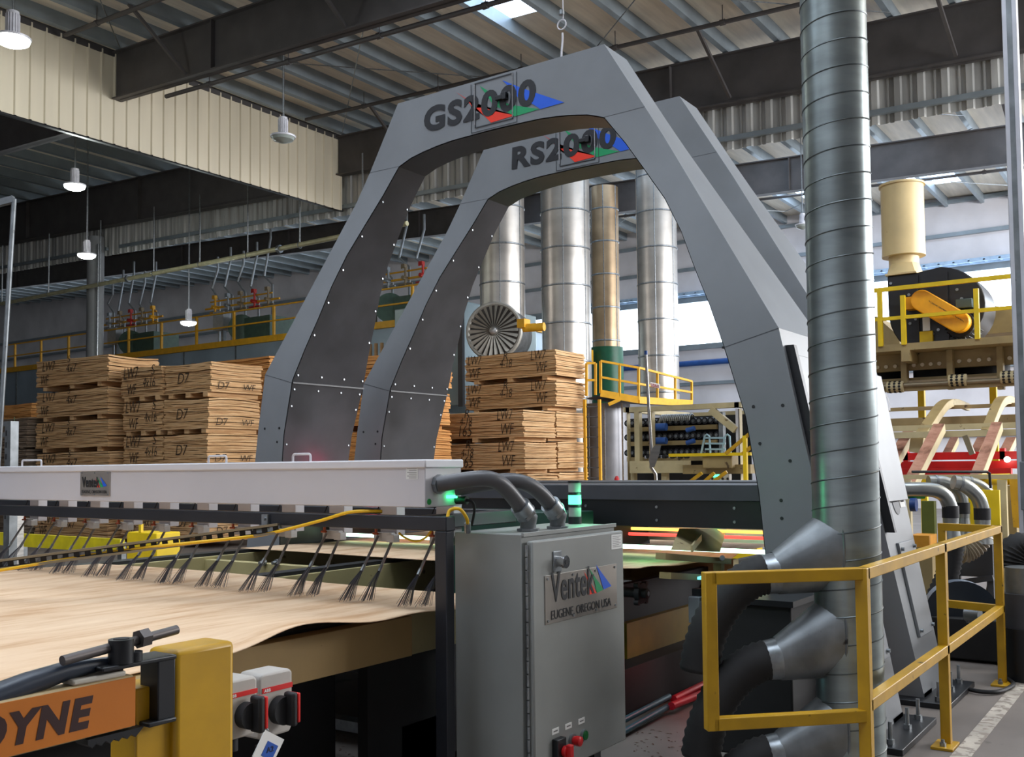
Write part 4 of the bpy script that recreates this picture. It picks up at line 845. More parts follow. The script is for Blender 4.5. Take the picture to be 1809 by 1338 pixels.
mkA = [('LW7', .03, .62, .22, .42, 'X'), ('R', .44, .72, .2, .12, 'X'), ('4-18', .40, .42, .2, .35, 'X'), ('LW7', .74, .62, .22, .42, 'X'), ('WF', .05, .10, .24, .34, 'X'), ('WF', .80, .14, .24, .30, 'X')]
mkB = [('W7', .04, .6, .2, .4, 'X'), ('R', .40, .78, .18, .14, 'X'), ('4-18', .35, .48, .18, .34, 'X'), ('165', .34, .08, .24, .36, 'X'), ('LW7', .74, .64, .22, .42, 'X'), ('WF', .78, .10, .24, .34, 'X')]
mkC = [('LW7', .08, .62, .24, .5, 'X'), ('S', .76, .7, .2, .12, 'X'), ('WF', .18, .08, .22, .3, 'X'), ('4x16', .56, .3, .2, .4, 'X')]
mkD = [('D7', .3, .32, .2, .36, 'X'), ('D7', .12, .1, .14, .28, 'Y'), ('WF', .62, .1, .12, .3, 'Y')]
mkE = [('LW7', .1, .58, .2, .5, 'X'), ('S', .46, .82, .14, .1, 'X'), ('4x7', .44, .45, .18, .4, 'X'), ('WF', .08, .08, .2, .3, 'X')]
pile('in the tall stack by the ladder', 19, 20.28, 12.0, 14.6, 4.19, 6, .70, pile_m, mkA, 3, 'the tall stack beside the yellow ladder')
pile('in the stack before the ladder', 17.45, 18.7, 11.85, 14.45, 2.74, 4, .685, pile_m, mkB, 4, 'the lower stack before the tall ladder-side stack')
pile('in the dark wide stack', 12.1, 13.3, 18.62, 21.35, 3.97, 6, .68, pile_m, mkE, 5, 'the wide stack below the round grey column', bow=.05)
pile('in the narrow stack', 12.25, 13.5, 17.0, 18.35, 3.62, 5, .70, pile_m, mkC, 6, 'the narrow stack marked LW7 and 4x16')
pile('in the pale stack', 12.25, 13.5, 15.6, 16.96, 3.62, 5, .70, pile_m, mkD, 8, 'the pale-ended stack marked D7', bow=.05)
pile('in the hidden stack', 14.6, 15.9, 16.6, 19.2, 4.0, 5, .8, pile_o, [], 9, 'the stack peeping over the pale-ended stack')
pile('in the rear stack', 15.2, 16.4, 13.0, 15.4, 3.85, 5, .77, pile_o, [], 10, 'the stack glimpsed between the arches')
pile('in the orange stack', 13.0, 14.2, 23.2, 25.8, 3.2, 4, .8, pile_o, [], 11, 'the orange stack behind the strapped grey bundles')
pile('in the strapped stack', 12.0, 13.1, 21.55, 23.5, 2.75, 4, .72, pile_g, [], 12, 'the weathered grey strapped stack', straps=True, gap=.03, bow=.02)
# slotted rack post before the strapped stack
t = thing('rack_frame', P(22, 790, d=12), 'galvanised slotted rack upright with a top bar at the picture edge', 'rack')
a = P(28, 745, d=11); m = MB(); m.box(a.x-.09, a.x+.0, a.y-.06, a.y+.06, 0, a.z); u = m.build('rack_upright', galv_d, t)
m = MB()
for k in range(8): m.box(a.x-.093, a.x-.09, a.y+.015, a.y+.04, a.z-.16-k*.13, a.z-.1-k*.13)
m.build('slots', dark_in, u, smooth=0)
m = MB(); m.box(a.x-.08, a.x-.03, a.y, a.y+1.6, a.z-.05, a.z); m.box(a.x-.08, a.x-.03, a.y, a.y+1.6, a.z-.17, a.z-.12); m.build('rack_bar', galv_d, t)
# thin leaning pole with hook at the picture edge
p0, p1 = P(-2, 800, d=9), P(25, 352, d=9.2); t = thing('leaning_pole', (p0.x, p0.y, 0), 'thin galvanised pole with a bent cap at the picture edge', 'pole')
m = MB(); m.cyl((2*p0-p1)+Vector((0, 0, 0)), p1, .022, 10); m.build('shaft', galv_d, t)
m = MB(); m.beam(p1, P(-6, 360, d=9.2), .05, .06); m.build('cap_bar', galv_d, t)
# ============================================================ dryer body with roof railing and burner piping
XD, ZD = 24., 6.15
drm = M('dryer_skin', (160, 176, 188), .3, .15, .12, .8, .15)
t = thing('veneer_dryer', (XD+2, 30, 0), 'long pale steel dryer body running behind the veneer bundles', 'dryer')
m = MB(); m.box(XD, XD+4.5, 18.4, 45.5, 0, ZD-.1); m.build('dryer_body', drm, t)
m = MB(); m.box(XD-.1, XD+4.6, 18.3, 45.5, ZD-.1, ZD+.12); m.build('kick_plate', yel_far, t)
for y in range(20, 45, 3): m = MB(); m.box(XD-.03, XD, y, y+.06, .2, ZD-.1); m.build('panel_seam', galv_d, t)
rt = thing('dryer_railing', (XD, 30, ZD+.12), 'yellow roof railing along the top of the pale steel dryer', 'railing')
for y in [18.4+k*2.15 for k in range(13)]:
    m = MB(); m.box(XD-.04, XD+.04, y-.04, y+.04, ZD+.1, ZD+1.2); m.build('post', yel_far, rt)
m = MB(); m.box(XD-.03, XD+.03, 18.4, 45, ZD+1.15, ZD+1.2); m.build('top_rail', yel_far, rt)
m = MB(); m.box(XD-.03, XD+.03, 18.4, 45, ZD+.62, ZD+.67); m.build('mid_rail', yel_far, rt)
# end panel seen between the arches, rounded light housings
t = thing('dryer_hood', (21.5, 17.5, 0), 'pale grey green hood panel of the dryer seen between the arch legs', 'panel')
a, b = P(700, 600, X=20.6), P(818, 600, X=20.6)
m = MB(); m.box(20.6, 24.1, b.y, 18.3, P(760, 720, X=20.6).z, 5.9); m.build('hood_shell', M('hood_grey', (158, 172, 172), .35, .4, .1, .8), t, bevel=.03)
m = MB(); m.box(20.5, 20.6, b.y-.05, b.y+.1, P(760, 722, X=20.6).z, 5.9); m.build('corner_trim', dkbeam, t)
m = MB(); 
for k in range(5): m.cyl((20.55, 18.5+k*.22, 3.6), (20.55, 18.5+k*.22, 5.0), .05, 8)
m.build('hood_pipes', M('rusty_pipe', (176, 140, 96), .5, .3), t)
pr = [M('pipe_pale', (150, 156, 160), .4, .5), yel_far, M('valve_red', (190, 40, 30), .4), M('gear_green', (70, 96, 84), .5), M('box_pale', (170, 174, 176), .5)]
def burner(y0, seed, lab, X=24.9):
    random.seed(seed); t = thing('burner_piping', (X, y0, ZD+.12), lab, 'pipework', 'burner pipework on the dryer roof')
    z = ZD+.12
    for k in range(5):
        y = y0+(k-2)*.75; z1 = z+1.6+random.random()*.5; zt_ = z1+.8+random.random()
        m = MB(); m.tube([(X, y, z), (X, y, z1), (X, y+.45, z1+.35+random.random()*.2), (X, y+.1, zt_), (X, y+.1, zt_+.5)], .045, 7); m.build('riser_pipe', pr[0], t)
    m = MB(); m.cyl((X-.1, y0-2, z+1.5), (X-.1, y0+2.2, z+1.5), .04, 8); m.cyl((X-.1, y0-1.6, z+1.75), (X-.1, y0+1.9, z+1.75), .03, 8); m.build('gas_header', pr[1], t)
    for k in range(5):
        y = y0-1.5+k*.75; m = MB(); m.cyl((X-.2, y, z+1.2), (X-.2, y, z+1.85), .04, 8); m.cyl((X-.35, y, z+1.5), (X, y, z+1.5), .07, 8); m.cbox((X-.15, y+.1, z+1.9), .14, .16, .15); m.cyl((X-.2, y-.3, z+1.3), (X-.2, y+.3, z+1.3), .03, 6); m.build('valve', [pr[0], pr[1], M('valve_tan', (140, 124, 96), .5), pr[2], M('valve_tan', (0, 0, 0))][(k+seed) % 5], t)
    m = MB(); m.box(X-.3, X+.9, y0-1.7, y0-.3, z, z+.9); m.cyl((X-.35, y0-.2, z+.55), (X+.6, y0+.5, z+.55), .5, 20); m.build('blower_housing', pr[3], t)
    m = MB(); m.box(X-.3, X+.1, y0+.9, y0+1.5, z+.6, z+1.3); m.build('control_box', pr[4], t)
    m = MB(); m.box(X-.1, X+.05, y0+1.15, y0+1.25, z, z+.6); m.build('box_stand', pr[0], t)
burner(36.5, 1, 'burner valves and bent pipes on the dryer roof left of the round column'.replace('left of', 'beside'))
burner(29.6, 2, 'burner valves and bent pipes on the dryer roof between column and front arch')
burner(22.2, 3, 'burner valves with red actuator glimpsed between the two arch legs')
# ============================================================ tall exhaust ducts
def bigduct(px0, px1, d, ybot, lab, mat=stain, ztop=9.8, dents=False):
    c = P((px0+px1)/2, 600, d=d); r = (px1-px0)/2/FPX*(d*1.0)*.985; zb = P((px0+px1)/2, ybot, d=d).z if ybot > 710 else 0.
    t = thing('exhaust_duct', (c.x, c.y, zb), lab, 'duct', 'tall steel exhaust ducts'); m = MB(); m.tube([(c.x, c.y, zb), (c.x, c.y, ztop)], r, 40); m.build('duct_skin', mat, t)
    z = zb+.3
    while z < ztop:
        m = MB(); m.tube([(c.x, c.y, z-.025), (c.x, c.y, z-.012), (c.x, c.y, z+.012), (c.x, c.y, z+.025)], r, 40, rs=[r, r*1.03, r*1.03, r]); m.build('band', zinc, t); z += .98
    m = MB(); a0 = math.atan2(-c.y, -c.x)
    for a in (-1.2, -.1, .9): q = (c.x+math.cos(a0+a)*r, c.y+math.sin(a0+a)*r); m.cyl((q[0], q[1], zb), (q[0], q[1], ztop), .014, 5)
    m.build('lap_seams', zinc, t); return t, c, r
t1, c1, r1 = bigduct(848, 929, 25.5, 620, 'steel exhaust duct rising behind the round fan housing')
t2, c2, r2 = bigduct(957, 1045, 26, 700, 'widest steel exhaust duct standing over the tall veneer stack')
t3, c3, r3 = bigduct(1046, 1096, 29.5, 640, 'dented tan exhaust duct half hidden behind the widest duct', M('tan_cladding', (182, 156, 124), .4, .7, .2, 1.5, .3))
t4, c4, r4 = bigduct(1127, 1199, 27, 715, 'steel exhaust duct rising beside the yellow platform near the window')
m = MB(); zb = P(1080, 715, d=29).z; m.cyl((c3.x, c3.y, zb), (c3.x, c3.y, P(1080, 615, d=29.5).z), r3*1.2, 28); m.build('fan_base', green_p, t3)
m = MB(); m.box(c3.x-1.0, c3.x-.6, c3.y+.1, c3.y+.6, zb+1.2, zb+1.6); m.build('motor_cover', yel_far, t3)
# fan housing with radial vanes
f = P(873, 585, d=24.6); fr_ = 51/FPX*24.6; nrm = (CAM-f); nrm = Vector((-.93, -.30, .02)).normalized(); sd = nrm.cross(Vector((0, 0, 1))).normalized(); up = sd.cross(nrm)*1
t = thing('round_fan', f, 'large round fan housing with radial vanes before the exhaust duct', 'fan')
m = MB(); m.cyl(f-nrm*1.0, f, fr_*.97, 40); m.build('fan_drum', galv_d, t)
m = MB(); m.tube([f+(sd*math.cos(a)+up*math.sin(a))*fr_*.96 for a in [i*math.pi/20 for i in range(41)]], .055, 8, caps=False); m.build('rim', M('rim_grey', (170, 168, 160), .5, .3), t)
m = MB(); m.cyl(f+nrm*.001, f+nrm*.004, fr_*.93, 40); m.build('dark_face', M('fan_dark', (74, 70, 66), .5, .3), t)
for k in range(26):
    a = k*2*math.pi/26; u = sd*math.cos(a)+up*math.sin(a); v = -sd*math.sin(a)+up*math.cos(a)
    m = MB(); p, q = f+u*.12+nrm*.03, f+u*fr_*.9+nrm*.03; m.hexa([p-v*.012, p+v*.012+nrm*.03, p+v*.012+nrm*.035, p-v*.012+nrm*.005], [q-v*.05, q+v*.04+nrm*.05, q+v*.04+nrm*.055, q-v*.05+nrm*.005]); m.build('vane', MATS['rim_grey'], t)
m = MB(); m.tube([f, f+nrm*.06, f+nrm*.12, f+nrm*.14], .12, 20, rs=[.13, .13, .09, .02]); m.build('hub', steel, t)
m = MB(); q = f-sd*fr_*-1.05 if sd.y < 0 else f-sd*fr_*1.05; q = P(925, 580, d=22.8); m.cyl(q, q-Vector((-.1, .5, 0)), .1, 10); m.cbox(q+Vector((0, 0, .1)), .25, .2, .2); m.build('actuator', yel_far, t)
# ============================================================ yellow access platform, ladder and enclosure under it
t = thing('equipment_enclosure', P(1072, 800, d=24), 'grey cylindrical steel enclosure under the yellow platform beside the ladder', 'enclosure')
c = P(1072, 800, d=24.3); rr = 40/FPX*24.3*1.05; m = MB(); m.cyl((c.x, c.y, 0), (c.x, c.y, P(1072, 713, d=24).z), rr, 40); m.build('enclosure_shell', M('enclosure_steel', (142, 142, 146), .35, .5, .15, 2), t)
m = MB()
for px in (1040, 1068, 1100): q = P(px, 780, d=24.3-rr); m.box(q.x-.01, q.x+.01, q.y-.02, q.y+.02, 0, P(1072, 714, d=24).z)
m.build('seam', zinc, t)
t = thing('access_platform', P(1130, 715, d=23.5), 'yellow access platform with railing between the exhaust ducts', 'platform')
def Q(px, py, d=23.2): return P(px, py, d=d)
segs = [((1061, 637), (1128, 650)), ((1128, 656), (1222, 674))]
pf = [Q(1061, 695), Q(1128, 707), Q(1222, 713, 25.5)]; pt = [Q(1061, 638), Q(1128, 650), Q(1222, 674, 25.5)]
m = MB()
for a, b in ((0, 1), (1, 2)): m.beam(pf[a], pf[b], .06, .16)
m.build('toe_board', yel_far, t)
m = MB()
for a, b in ((0, 1), (1, 2)):
    m.beam(pt[a], pt[b], .05); m.beam((pt[a]+pf[a])/2, (pt[b]+pf[b])/2, .05)
m.build('handrail', yel_far, t)
for k in range(7):
    s, e = (0, 1) if k < 3 else (1, 2); f_ = (k/2 if k < 3 else (k-3)/3*1.0); f_ = min(1, f_+.001); p = pf[s].lerp(pf[e], f_); q = pt[s].lerp(pt[e], f_); m = MB(); m.beam(p, q, .05); m.build('post', yel_far, t)
for a, b, n_ in ((Q(1036, 700), Q(1052, 698), 0),):
    m = MB(); m.beam(a, Q(1036, 642), .05); m.beam(b, Q(1052, 642), .05); m.beam(Q(1036, 642), Q(1052, 642), .05); m.beam(Q(1036, 672), Q(1052, 672), .05); m.build('handrail', yel_far, t)
m = MB(); m.add([Q(1033, 704), pf[0]-Vector((0, 0, .05)), pf[1]-Vector((0, 0, .05)), pf[2]-Vector((0, 0, .05)), pf[2]+Vector((2, .4, 0)), Q(1033, 704)+Vector((2, .4, 0))], [(0, 1, 2, 3, 4, 5)]); m.build('deck', dkbeam, t, smooth=0)
m = MB(); m.beam(Q(1075, 715), Q(1095, 706), .08); m.build('knee_strut', yel_far, t)
sg = MB(); a, b = Q(1150, 676), Q(1166, 684); s_ = 1; sg.hexa([Q(1149, 675, 23.1), Q(1166, 679, 23.1), Q(1166, 679, 23.15), Q(1149, 675, 23.15)], [Q(1149, 683, 23.1), Q(1166, 687, 23.1), Q(1166, 687, 23.15), Q(1149, 683, 23.15)]); sp = sg.build('sign_plate', paper, t)
xd = (Q(1166, 679, 23.1)-Q(1149, 675, 23.1)); text('lettering', 'USNR', M('sign_maroon', (150, 30, 30), .5), sp, Q(1150, 683, 23.08), xd, (0, 0, 1), .08, .2, bold=.03)
t = thing('ladder', P(1046, 850, d=23), 'yellow ladder with dark rungs beside the tall veneer stack', 'ladder')
zl0, zl1 = 0, P(1046, 706, d=23).z; a, b = P(1034, 780, d=23), P(1060, 780, d=23)
for q in (a, b): m = MB(); m.box(q.x-.03, q.x+.03, q.y-.03, q.y+.03, 0, zl1); m.build('stile', yel_far, t)
m = MB(); z = .3
while z < zl1: m.cyl((a.x, a.y, z), (b.x, b.y, z), .014, 6); z += .235
m.build('rungs', dkbeam, t)
# ============================================================ roller outfeed machine in the middle distance
XB = 16.
def pb(px, py, X=XB): return P(px, py, X=X)
def slab(m, a, b, X, th=.25):    # axis aligned box in plane X from pixel corner a to pixel corner b
    p, q = P(*a, X=X), P(*b, X=X); y0, y1 = sorted((p.y, q.y)); z0, z1 = sorted((p.z, q.z)); m.box(X, X+th, y0, y1, z0, z1); return m
t = thing('roller_outfeed', pb(1200, 860), 'beige steel frame holding stacked rows of dark rollers behind the cross box', 'machine')
zt, zt2 = pb(1107, 720).z, pb(1107, 728).z
m = MB()
for X in (XB, XB+2.6):
    p, q = P(1105, 720, X=XB), P(1305, 710, X=XB); m.box(X, X+.14, q.y, p.y, zt-.09, zt)
for px in (1106, 1303): y = pb(px, 715).y; m.box(XB, XB+2.6, y-.06, y+.06, zt-.09, zt)
m.build('top_frame', beige, t)
for a, b, mt in (((1120, 728), (1130, 816), beige), ((1107, 728), (1112, 1004), beige), ((1146, 728), (1153, 816), beige), ((1269, 728), (1278, 802), galv_d), ((1299, 722), (1305, 802), white_box), ((1114, 836), (1123, 1004), beige), ((1168, 836), (1180, 1003), beige), ((1306, 722), (1312, 1002), beige)):
    m = slab(MB(), a, b, XB, .12); m.build('post', mt, t)
m = MB(); m.beam(pb(1256, 724), pb(1300, 760), .1, .12); m.build('brace', beige, t)
m = slab(MB(), (1112, 815), (1208, 836), XB-.1, .3); m.build('side_beam', beige, t); m = slab(MB(), (1206, 822), (1326, 837), XB-.3, .4); m.build('side_beam', beige_d, t)
m = slab(MB(), (1240, 802), (1293, 828), XB-.45, .3); m.build('tan_cover', beige_d, t, bevel=.02)
m = slab(MB(), (1181, 802), (1326, 805), XB-.5, .1); m.build('yellow_edge', yellow_b, t)
for r, py in enumerate((745, 771, 799)):
    z = pb(1200, py, XB+.5).z; y0, y1 = pb(1268, py, XB+.5).y, pb(1110, py, XB+.5).y; n_ = 17
    m = MB()
    for k in range(n_): y = y0+(y1-y0)*k/(n_-1); m.cyl((XB+.45, y, z), (XB+2.4, y, z), .06, 12)
    m.build('roller_row', black_paint, t)
    m = MB()
    for k in range(n_): y = y0+(y1-y0)*k/(n_-1); m.cyl((XB+.43, y, z), (XB+.45, y, z), .03, 8)
    m.build('roller_ends', galv_d, t)
    m = MB(); m.box(XB+.44, XB+.5, y0, y1, z-.16, z-.08); m.build('roller_rail', beige_d, t)
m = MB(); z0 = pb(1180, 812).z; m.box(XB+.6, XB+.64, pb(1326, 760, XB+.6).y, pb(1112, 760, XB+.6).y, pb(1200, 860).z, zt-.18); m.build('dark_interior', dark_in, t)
m = MB(); y0, y1 = pb(1205, 737).y, pb(1153, 737).y
for k in range(16): y = y0+(y1-y0)*k/15; m.tube(arc((XB+.4, y, pb(1180, 737).z-.06), (1, 0, 0), (0, 0, 1), .12, 0, 180, 8), .014, 5)
m.build('spiral_wire', zinc, t)
for (a, b) in (((1154, 748), (1173, 761)), ((1154, 773), (1173, 785))):
    p, q = P(*a, X=XB+.1), P(*b, X=XB+.1); m = MB(); m.cyl((XB+.2, p.y, (p.z+q.z)/2), (XB+.2, q.y, (p.z+q.z)/2), (p.z-q.z)/2, 16); m.build('drive_motor', blue_m, t)
for py in (758, 780):
    p, q = P(1213, py+3, X=XB+.2), P(1227, py-1, X=XB+.2); m = MB(); m.cyl(p, q, .045, 10); m.build('air_cylinder', blue_m, t)
m = MB()
for px in (1144, 1158, 1172, 1186, 1200, 1211): q = P(px, 807, X=XB-.1); m.cyl(q, q+Vector((.1, 0, 0)), .035, 12)
m.build('guide_wheels', black_rub, t); m = MB(); m.beam(P(1140, 808, X=XB), P(1214, 806, X=XB), .05); m.build('guide_rod', chrome, t)
lad = thing('step_ladder', P(1255, 802, X=XB-.4), 'pale blue step ladder handles behind the yellow edge of the roller machine', 'ladder'); m = MB()
for px in (1243, 1279):
    a, b, c, d_ = P(px-5, 804, X=XB-.4), P(px+2, 771, X=XB-.4), P(px+10, 771, X=XB-.4), P(px+12, 804, X=XB-.4); m.tube([a, b, (b+c)/2+Vector((0, 0, .03)), c, d_], .018, 7)
for py in (774, 784, 794): m.beam(P(1246, py, X=XB-.4), P(1282, py, X=XB-.4), .03)
m.build('ladder_frame', M('pale_blue_steel', (160, 190, 200), .4, .3), lad)
st = thing('stair_rail', P(1320, 800, X=XB-1.2), 'yellow stair handrails sloping up to the front arch leg', 'railing')
for (a, b) in (((1282, 802), (1330, 762)), ((1312, 802), (1340, 780)), ((1200, 866), (1240, 836)), ((1240, 866), (1284, 834)), ((1228, 866), (1262, 836))):
    m = MB(); m.beam(P(*a, X=XB-1.0), P(*b, X=XB-1.0), .05); m.build('stair_bar', yellow, st)
m = MB(); q_ = P(1316, 770, X=XB-1); m.beam((q_.x, q_.y, 0), q_, .06); m.build('stair_post', yellow_b, st)
pn = thing('button_panel', P(1272, 850, X=XB-.8), 'grey button panel with rows of small buttons and a green lamp', 'panel')
m = slab(MB(), (1253, 838), (1292, 1025), XB-.8, .1); m.build('panel_face', MATS['switch_grey'], pn)
for r in range(3):
    for k in range(4): q = P(1259+k*9, 846+r*7, X=XB-.8); m = MB(); m.cyl(q, q-Vector((.02, 0, 0)), .02, 8); m.build('button', black_paint, pn)
for px in (1263, 1269): q = P(px, 841, X=XB-.8); m = MB(); m.cyl(q, q-Vector((.03, 0, 0)), .022, 10); m.build('green_lamp', grn_on, pn)
m = slab(MB(), (1070, 858), (1340, 1090), 13.0, .2); t = mesh1(m, 'yellow_sill', yellow_b, 'low bright yellow beam just above the cross box behind the arch', 'beam')
m = slab(MB(), (953, 853), (1042, 1095), 12.0, .5); mesh1(m, 'green_skip', M('skip_green', (30, 150, 104), .5), 'green painted trough edge behind the signal light', 'trough', bevel=.01)
q = P(1090, 860, X=13.1); q.z = P(1090, 858, X=13.0).z; t = thing('warning_beacon', q, 'small red beacon standing on the yellow beam', 'beacon'); m = MB(); m.tube([q, q+Vector((0, 0, .03)), q+Vector((0, 0, .031)), q+Vector((0, 0, .1)), q+Vector((0, 0, .14))], .04, 12, rs=[.05, .05, .035, .04, .015]); m.build('lens', red_b, t)
# long silver pole with a flat paddle blade
t = thing('paddle_pole', P(1155, 870, d=9), 'silver pole with blue tip and bent paddle blade behind the cross box', 'pole')
pts = [P(1141, 625, d=9), P(1146, 720, d=9), P(1151, 800, d=9), P(1150, 826, d=9), P(1158, 838, d=9), P(1160, 872, d=9), P(1164, 1125, d=9.3)]
m = MB(); m.tube(pts, .012, 12, rs=[.012, .014, .016, .016, .016, .014, .014]); m.build('pole_shaft', steel, t)
m = MB(); m.cyl(P(1141, 620, d=9), P(1141, 627, d=9), .015, 12); m.build('blue_tip', blue_m, t)
a = [P(1149, 826, d=8.98), P(1146, 812, d=8.98), P(1150, 796, d=8.98), P(1157, 787, d=8.98), P(1168, 787, d=8.98), P(1164, 805, d=8.98), P(1156, 826, d=8.98)]
off = Vector((.012, .008, 0)); m = MB(); n_ = len(a); m.add(a+[p+off for p in a], [tuple(range(n_)), tuple(range(2*n_-1, n_-1, -1))]+[(i, (i+1) % n_, n_+(i+1) % n_, n_+i) for i in range(n_)]); m.build('paddle_blade', steel, t)
# ============================================================ blower platform, upper corner of the machine at the side
XP = 15.
def pp(px, py, X=XP): return P(px, py, X=X)
t = thing('blower_platform', pp(1670, 640), 'tan steel platform with perforated drums hanging below it, carrying the black blower', 'platform')
y0, y1 = pp(1815, 600).y, pp(1540, 612).y; zp = pp(1545, 611).z; hp = zp-pp(1545, 623).z
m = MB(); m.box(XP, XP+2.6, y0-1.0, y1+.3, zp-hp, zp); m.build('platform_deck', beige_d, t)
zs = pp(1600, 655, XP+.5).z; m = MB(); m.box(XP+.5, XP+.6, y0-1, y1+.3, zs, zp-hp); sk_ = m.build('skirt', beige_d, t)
for px in (1551, 1566, 1582, 1615, 1630, 1645, 1660, 1695, 1713, 1730, 1748, 1784): q = P(px, 652-(px-1551)*.062 if px < 1670 else 641-(px-1695)*.06, X=XP+.5); m = MB(); m.cyl((XP+.5, q.y, q.z+.02), (XP+.47, q.y, q.z+.02), .028, 12); m.build('cap_bolt', cream, sk_)
m = MB(); y = pp(1600, 620).y; m.box(XP-.02, XP+1.0, y-.06, y+.06, zp-hp-.16, zp-hp); m.build('outrigger', beige_d, t)
for px in (1596, 1677, 1766):
    q = P(px, 640, X=XP+.35); m = MB(); m.box(XP+.35, XP+.5, q.y-.04, q.y+.04, P(px, 688, X=XP+.35).z, zp-hp); m.build('hanger_plate', beige_d, t)
for px in (1582, 1692, 1784):
    q = P(px, 684 if px < 1600 else (672 if px < 1700 else 666), X=XP+.3); m = MB(); hl = .115; rr = .085; m.cyl((q.x, q.y-hl, q.z), (q.x, q.y+hl, q.z), rr, 24); dm = m.build('perforated_drum', beige, t)
    m = MB()
    for dy in (-.07, 0, .07):
        if dy > -.07: m = MB()
        for a in range(12): an = a*math.pi/6; n3 = Vector((math.cos(an), 0, math.sin(an))); c = Vector((q.x, q.y+dy, q.z))+n3*rr; m.cyl(c-n3*.002, c+n3*.003, .02, 8)
        m.build('drum_hole_row', dark_in, dm)
za = P(1640, 681, X=XP+.3).z; m = MB(); m.cyl((XP+.3, y0-.5, za+.02), (XP+.3, y1+.2, za+.02), .035, 10); m.build('drive_shaft', MATS['strut_brown'], t)
m = MB(); m.box(XP+.32, XP+.5, y0-.5, y1+.2, za-.06, za-.0); m.box(XP+.5, XP+2.2, y0-.5, y1+.2, za+.1, za+.14); m.build('shaft_channel', beige_d, t)
for k, px in enumerate((1655, 1740, 1560)): q = P(px, 655, X=XP+1.2); m = MB(); m.cyl((q.x, q.y, za+.13), (q.x, q.y, za+.32), .34, 28); m.build('air_spring', black_rub, t)
for px in (1628, 1755):
    for dd_ in (0, .18): q = P(px, 700, X=XP+2.4+dd_); m = MB(); m.box(q.x-.05, q.x+.05, q.y-.05, q.y+.05, 0, zp-hp); m.build('support_column', yellow_b if dd_ == 0 else black_paint, t)
# blower
t = thing('centrifugal_blower', pp(1647, 600), 'black centrifugal blower housing with orange belt guard on the tan platform', 'blower')
c = pp(1650, 545, XP+.5); R = 75/FPX*16.5*1.0
pts = []
for k in range(33):
    a = math.radians(95-k*10.2); r = R*(1.0-.0*k); pts.append((c.y-math.cos(a)*R*.97, c.z+math.sin(a)*R*(1.0)))
yl = pp(1569, 488, XP+.5).y; zt_ = pp(1569, 489, XP+.5).z; yr = pp(1619, 487, XP+.5).y
out = [(yl, zt_), (yl, c.z)]
for k in range(0, 20): a = math.radians(180+k*14.2); out.append((c.y-math.cos(a)*R*.98, max(zp, c.z+math.sin(a)*R)) if False else (c.y-math.cos(math.radians(180+k*14.2))*-1*R*0+0, 0))
out = [(yl, zt_), (yl, c.z+.1)]+[(c.y+math.cos(math.radians(a))*R*(1.0), max(zp+.02, c.z+math.sin(math.radians(a))*R*.93)) for a in range(0, -181, -12)]
out = [(yl, zt_), (yl, c.z+.12)]+[(c.y+math.cos(math.radians(a))*(yl-c.y), max(zp+.02, c.z-.0+math.sin(math.radians(a))*R)) for a in range(-8, -90, -10)]+[(c.y+math.cos(math.radians(a))*R, max(zp+.02, c.z+math.sin(math.radians(a))*R*.86)) for a in range(-90, -270, -10)]+[(yr, zt_)]
m = MB(); m.prism(out, 'X', XP+.45, XP+1.3); hs = m.build('scroll_housing', M('blower_black', (28, 28, 32), .35), t, smooth=30, bevel=.015)
m = MB()
for px in (1621, 1673): q = P(px, 500, X=XP+.45); m.box(XP+.40, XP+.45, q.y-.015, q.y+.015, zp+.02, c.z+R*.72)
m.build('stiffener', MATS['blower_black'], t)
m = MB()
for px, py in ((1606, 521), (1600, 539), (1618, 564), (1608, 572), (1648, 590), (1658, 583), (1691, 512), (1699, 528), (1677, 585), (1574, 501)): q = P(px, py, X=XP+.45); m.cyl(q, q-Vector((.02, 0, 0)), .022, 8)
m.build('housing_bolts', zinc, t)
# transition and silencer
t2 = thing('silencer_stack', pp(1594, 488, XP+.7), 'cream cylindrical silencer standing on the black blower outlet', 'silencer')
ca = P(1595, 400, X=XP+.85); r = 33/FPX*16.6; z0, z1 = P(1595, 452, X=XP+.85).z, P(1595, 330, X=XP+.85).z
crm = M('silencer_cream', (222, 198, 146), .42, 0, .08, 2, spot=((150, 110, 60), 6, .7))
m = MB(); m.cyl((ca.x, ca.y, z0), (ca.x, ca.y, z1), r, 40); m.build('silencer_body', crm, t2)
m = MB(); m.tube([(ca.x, ca.y, z1), (ca.x, ca.y, z1+.03)], r*1.08, 40); m.build('flange_ring', crm, t2); m = MB(); m.tube([(ca.x, ca.y, z0-.02), (ca.x, ca.y, z0+.02)], r*1.01, 40); m.build('flange_ring', crm, t2)
m = MB(); rn = r*.70; zn = z0-.16; m.cyl((ca.x, ca.y, z0), (ca.x, ca.y, zn), rn, 32); m.build('neck', crm, t2)
hwid = (yl-yr)/2; cyy = (yl+yr)/2; ringt = [(ca.x+rn*math.cos(i*math.pi/16), ca.y+rn*math.sin(i*math.pi/16), zn+.02) for i in range(32)]
def sqp(i): a = i*math.pi/16; k = max(abs(math.cos(a)), abs(math.sin(a))); return (ca.x+.42*math.cos(a)/k, cyy+hwid*math.sin(a)/k, zt_+.01)
m = MB(); m.add(ringt+[sqp(i) for i in range(32)], [(i, (i+1) % 32, 32+(i+1) % 32, 32+i) for i in range(32)]); m.build('transition', crm, t2, smooth=25)
m = MB(); m.box(ca.x-.45, ca.x+.45, cyy-hwid-.02, cyy+hwid+.02, zt_-.0, zt_+.025); m.build('flange', crm, t2)
